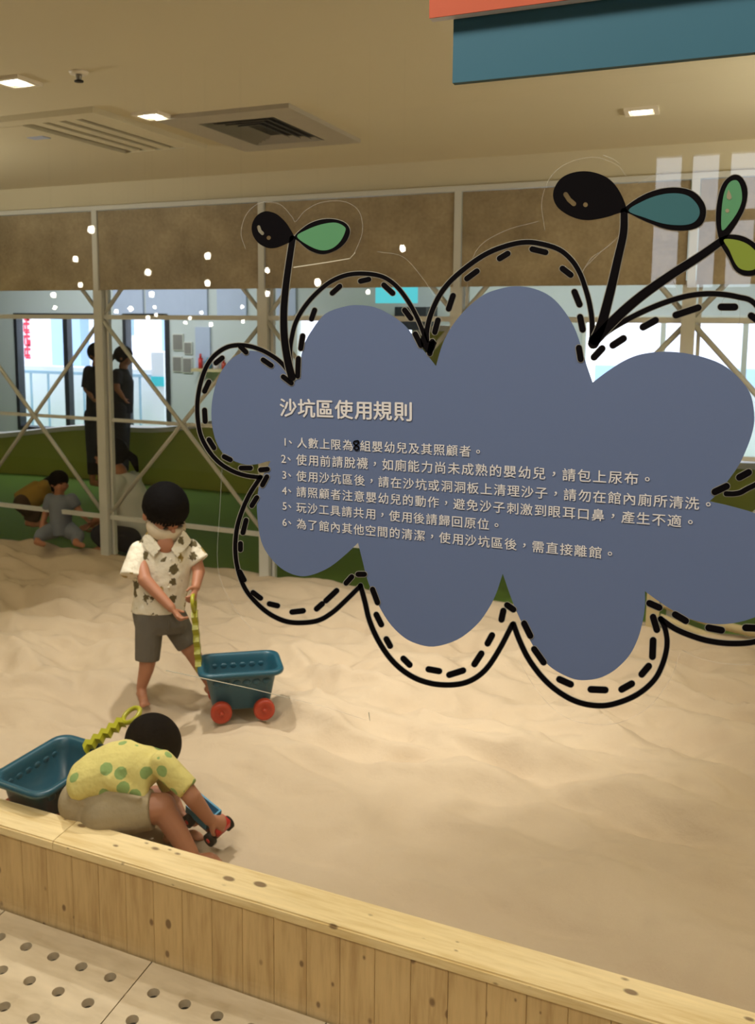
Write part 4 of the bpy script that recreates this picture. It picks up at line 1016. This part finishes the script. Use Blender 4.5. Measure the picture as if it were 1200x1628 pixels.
# toy truck in his hands
tk = thing('toy_truck', 'small toy truck with blue bed held by the crouching boy', 'toy truck', tuple(Q2(335, 1330, .02)))
wa = Q2(362, 1309, .07); wb = Q2(334, 1334, .02); rear = (Q2(300, 1286, .10) - (wa + wb) / 2).normalized(); axl = (wa - wb).normalized(); rear = (rear - axl * rear.dot(axl)).normalized(); upt = axl.cross(rear)
if upt.dot(UPV) < 0: upt = -upt
mid = (wa + wb) / 2
TM = Matrix((axl.to_4d(), rear.to_4d(), upt.to_4d(), (0, 0, 0, 1))).transposed(); TM.translation = mid
for i in range(3): TM[3][i] = 0
def tb(name, x0, x1, y0, y1, z0, z1, mat, bev=.003):
    me = bx(x0, x1, y0, y1, z0, z1).mesh(name); b = bmesh.new(); b.from_mesh(me); bmesh.ops.bevel(b, geom=b.edges[:], offset=bev, segments=2, affect='EDGES'); b.to_mesh(me); b.free(); me.transform(TM); return link(name, me, mat, tk, True)
hw3 = (wa - wb).length / 2
tb('chassis', -hw3 * .7, hw3 * .7, -.012, .105, -.006, .012, 'darkred')
tb('cab', -hw3 * .75, hw3 * .75, -.02, .016, .012, .038, 'redplastic2')
m = MB(); x_ = hw3 * .85
for a in ((-x_, x_, .022, .027, .014, .040), (-x_, x_, .100, .105, .014, .040), (-x_, -x_ + .005, .027, .100, .014, .040), (x_ - .005, x_, .027, .100, .014, .040), (-x_, x_, .022, .105, .012, .016)): m.box(*a, TM)
part('truck_bed', m, 'bluetoy', tk)
for yy in (0, .085):
    for s_ in (-1, 1):
        a = TM @ Vector((s_ * (hw3 - .008), yy, 0)); b_ = TM @ Vector((s_ * (hw3 + .008), yy, 0)); wv = part('wheel', MB().cone(a, .0185, b_, .0185, 20, False, False), 'blackplastic', tk, True)
        part('hub', MB().cone(b_, .007, b_ + (b_ - a) * .15, .006, 10, False, False), 'redplastic2', wv, True)
part('axle', MB().cone(TM @ Vector((-hw3, 0, 0)), .004, TM @ Vector((hw3, 0, 0)), .004, 8), 'darkred', tk)

# --- people beyond the lattice
def figure(label, base, px, D, joints, cloth, legs_mat, F, hs, hair='short', long_sleeve=False, hat=False):
    """joints: pixel positions -> head, neck, chest, hip, (elbow, wrist) x2, (knee, foot) x2 with depth offsets"""
    QQ = lambda j: PD(j[0], j[1], D + (j[2] if len(j) > 2 else 0))
    o = thing('person', label, 'person', base); J = {k_: QQ(v_) for k_, v_ in joints.items()}
    r = hs
    m = MB(); Ff = F.normalized(); Uv = Vector((0, 0, 1)) + Ff * .25
    P, A = head_parts(m, J['head'], Ff, Uv, r); m.cone(J['head'] - Vector((0, 0, .04 * r)), .035 * r, J['neck'], .045 * r)
    m.cone(J['chest'], .085 * r, J['hip'], .085 * r)
    for s_ in '12':
        m.cone(J['sh' + s_], .038 * r, J['el' + s_], .030 * r); m.cone(J['el' + s_], .030 * r, J['wr' + s_], .020 * r); hand(m, J['wr' + s_], J['wr' + s_] - J['el' + s_], Ff, 1.3 * r, .4)
        m.cone(J['hip' + s_], .06 * r, J['kn' + s_], .045 * r); m.cone(J['kn' + s_], .042 * r, J['ft' + s_], .026 * r)
        m.cone(J['ft' + s_], .026 * r, J['ft' + s_] + Vector((Ff.x, Ff.y, 0)) * .10 * r, .024 * r)
    link('body', remesh(m, 'body', .008, 3), 'skin', o, True); face_bits(o, P, A, r)
    ex = None
    if hair == 'pony': ex = lambda mm_: (mm_.cone(P(0, -.085, .01), .022 * r, P(0, -.13, -.03), .026 * r), mm_.cone(P(0, -.13, -.03), .026 * r, P(0, -.15, -.10), .012 * r))
    if hair == 'pony': hair_cap(o, P, A, r * 1.04, front=.012, slope=.9, extra=ex)
    else: hair_cap(o, P, A, r * 1.04, front=.015, slope=.5)
    m = MB(); w_ = (J['sh1'] - J['sh2']); 
    wd = max(w_.length / 2, .08 * r); u = w_.normalized(); v = u.cross((J['chest'] - J['hip']).normalized())
    c0 = (J['sh1'] + J['sh2']) / 2; m.rings([elring(c0 + (J['neck'] - c0) * .8, u, v, wd * .4, .05 * r), elring(c0, u, v, wd, .085 * r), elring(J['chest'], u, v, wd * 1.05, .115 * r), elring(J['hip'], u, v, wd * .98, .12 * r), elring(J['hip'] + (J['hip'] - J['chest']).normalized() * .07 * r, u, v, wd * .98, .115 * r)])
    for s_ in '12': m.cone(J['sh' + s_], .052 * r, J['sh' + s_].lerp(J['el' + s_], .95 if long_sleeve else .7), .048 * r, 14, True, False)
    link('top', remesh(m, 'top', .009, 3), cloth, o, True)
    m = MB()
    for s_ in '12':
        m.cone(J['hip' + s_], .078 * r, J['kn' + s_], .058 * r, 14, True, True); m.cone(J['kn' + s_], .056 * r, J['kn' + s_].lerp(J['ft' + s_], .75), .045 * r, 14, True, False)
    link('trousers', remesh(m, 'trousers', .009, 3), legs_mat, o, True)
    return o
FR = RIGHT.copy(); FR.z = 0; FR.normalize(); FB = BACK.copy(); FB.z = 0; FB.normalize()
zf = lambda px, py: onZ(px, py, GF)
DT = 5.5
figure('toddler in grey outfit sitting on the green matting, seen through the lattice', tuple(zf(95, 868)), 95, DT,
       dict(head=(94, 766), neck=(94, 784), chest=(96, 802), hip=(97, 838), sh1=(80, 793), sh2=(114, 793), el1=(72, 818), el2=(126, 812), wr1=(66, 838, -.05), wr2=(136, 824, -.05), hip1=(86, 842), hip2=(108, 842), kn1=(66, 850, -.10), kn2=(124, 852, -.10), ft1=(58, 862, -.16), ft2=(120, 864, -.2)), 'greyshirt', 'greyshirt', (FR * .6 + FB * .5), .72)
figure('child in mustard top bending forward behind the grey toddler', tuple(zf(50, 850)), 50, DT + .35,
       dict(head=(84, 776, .05), neck=(74, 778), chest=(62, 782), hip=(40, 796), sh1=(70, 772, -.06), sh2=(72, 790, .08), el1=(76, 800), el2=(84, 802, .05), wr1=(80, 818), wr2=(88, 818), hip1=(36, 800, -.05), hip2=(42, 802, .06), kn1=(50, 815), kn2=(56, 815), ft1=(44, 832), ft2=(52, 834)), 'mustard', 'browncloth', (FR * .9 - FB * .2), .8)
figure('adult in pale grey shirt with a black ponytail sitting behind the lattice post', tuple(zf(200, 880)), 200, DT + .1,
       dict(head=(176, 722), neck=(190, 750), chest=(206, 790), hip=(216, 850), sh1=(186, 768, -.09), sh2=(212, 762, .12), el1=(172, 815, -.1), el2=(190, 812, .12), wr1=(146, 832, -.05), wr2=(158, 835, .1), hip1=(205, 858, -.09), hip2=(220, 858, .1), kn1=(160, 850, -.12), kn2=(165, 845, .1), ft1=(180, 876, -.15), ft2=(185, 872, .1)), 'whiteshirt', 'navy', (-FR * .9 + FB * .1), 1.1, 'pony')
D3 = 7.3
figure('adult in dark clothes standing beyond the green wall left of the post', tuple(zf(150, 800)), 150, D3,
       dict(head=(155, 562), neck=(154, 580), chest=(152, 605), hip=(152, 655), sh1=(141, 590), sh2=(166, 590), el1=(137, 618), el2=(170, 620), wr1=(146, 632, -.15), wr2=(160, 632, -.15), hip1=(147, 660), hip2=(160, 660), kn1=(147, 715), kn2=(160, 715), ft1=(147, 768), ft2=(160, 768)), 'navy', 'navy', (FR * .7 + FB * .5), .92, long_sleeve=True)
figure('person with black ponytail and dark clothes standing right of the lattice post', tuple(zf(196, 800)), 196, D3 + .1,
       dict(head=(197, 566), neck=(196, 584), chest=(194, 605), hip=(193, 645), sh1=(186, 594, -.08), sh2=(198, 594, .1), el1=(186, 618, -.1), el2=(200, 616, .1), wr1=(196, 632, -.1), wr2=(204, 630, .1), hip1=(190, 650, -.06), hip2=(196, 650, .06), kn1=(191, 705), kn2=(197, 705), ft1=(191, 764), ft2=(198, 764)), 'navy', 'navy', (FR * .9 + FB * .1), .86, 'pony')
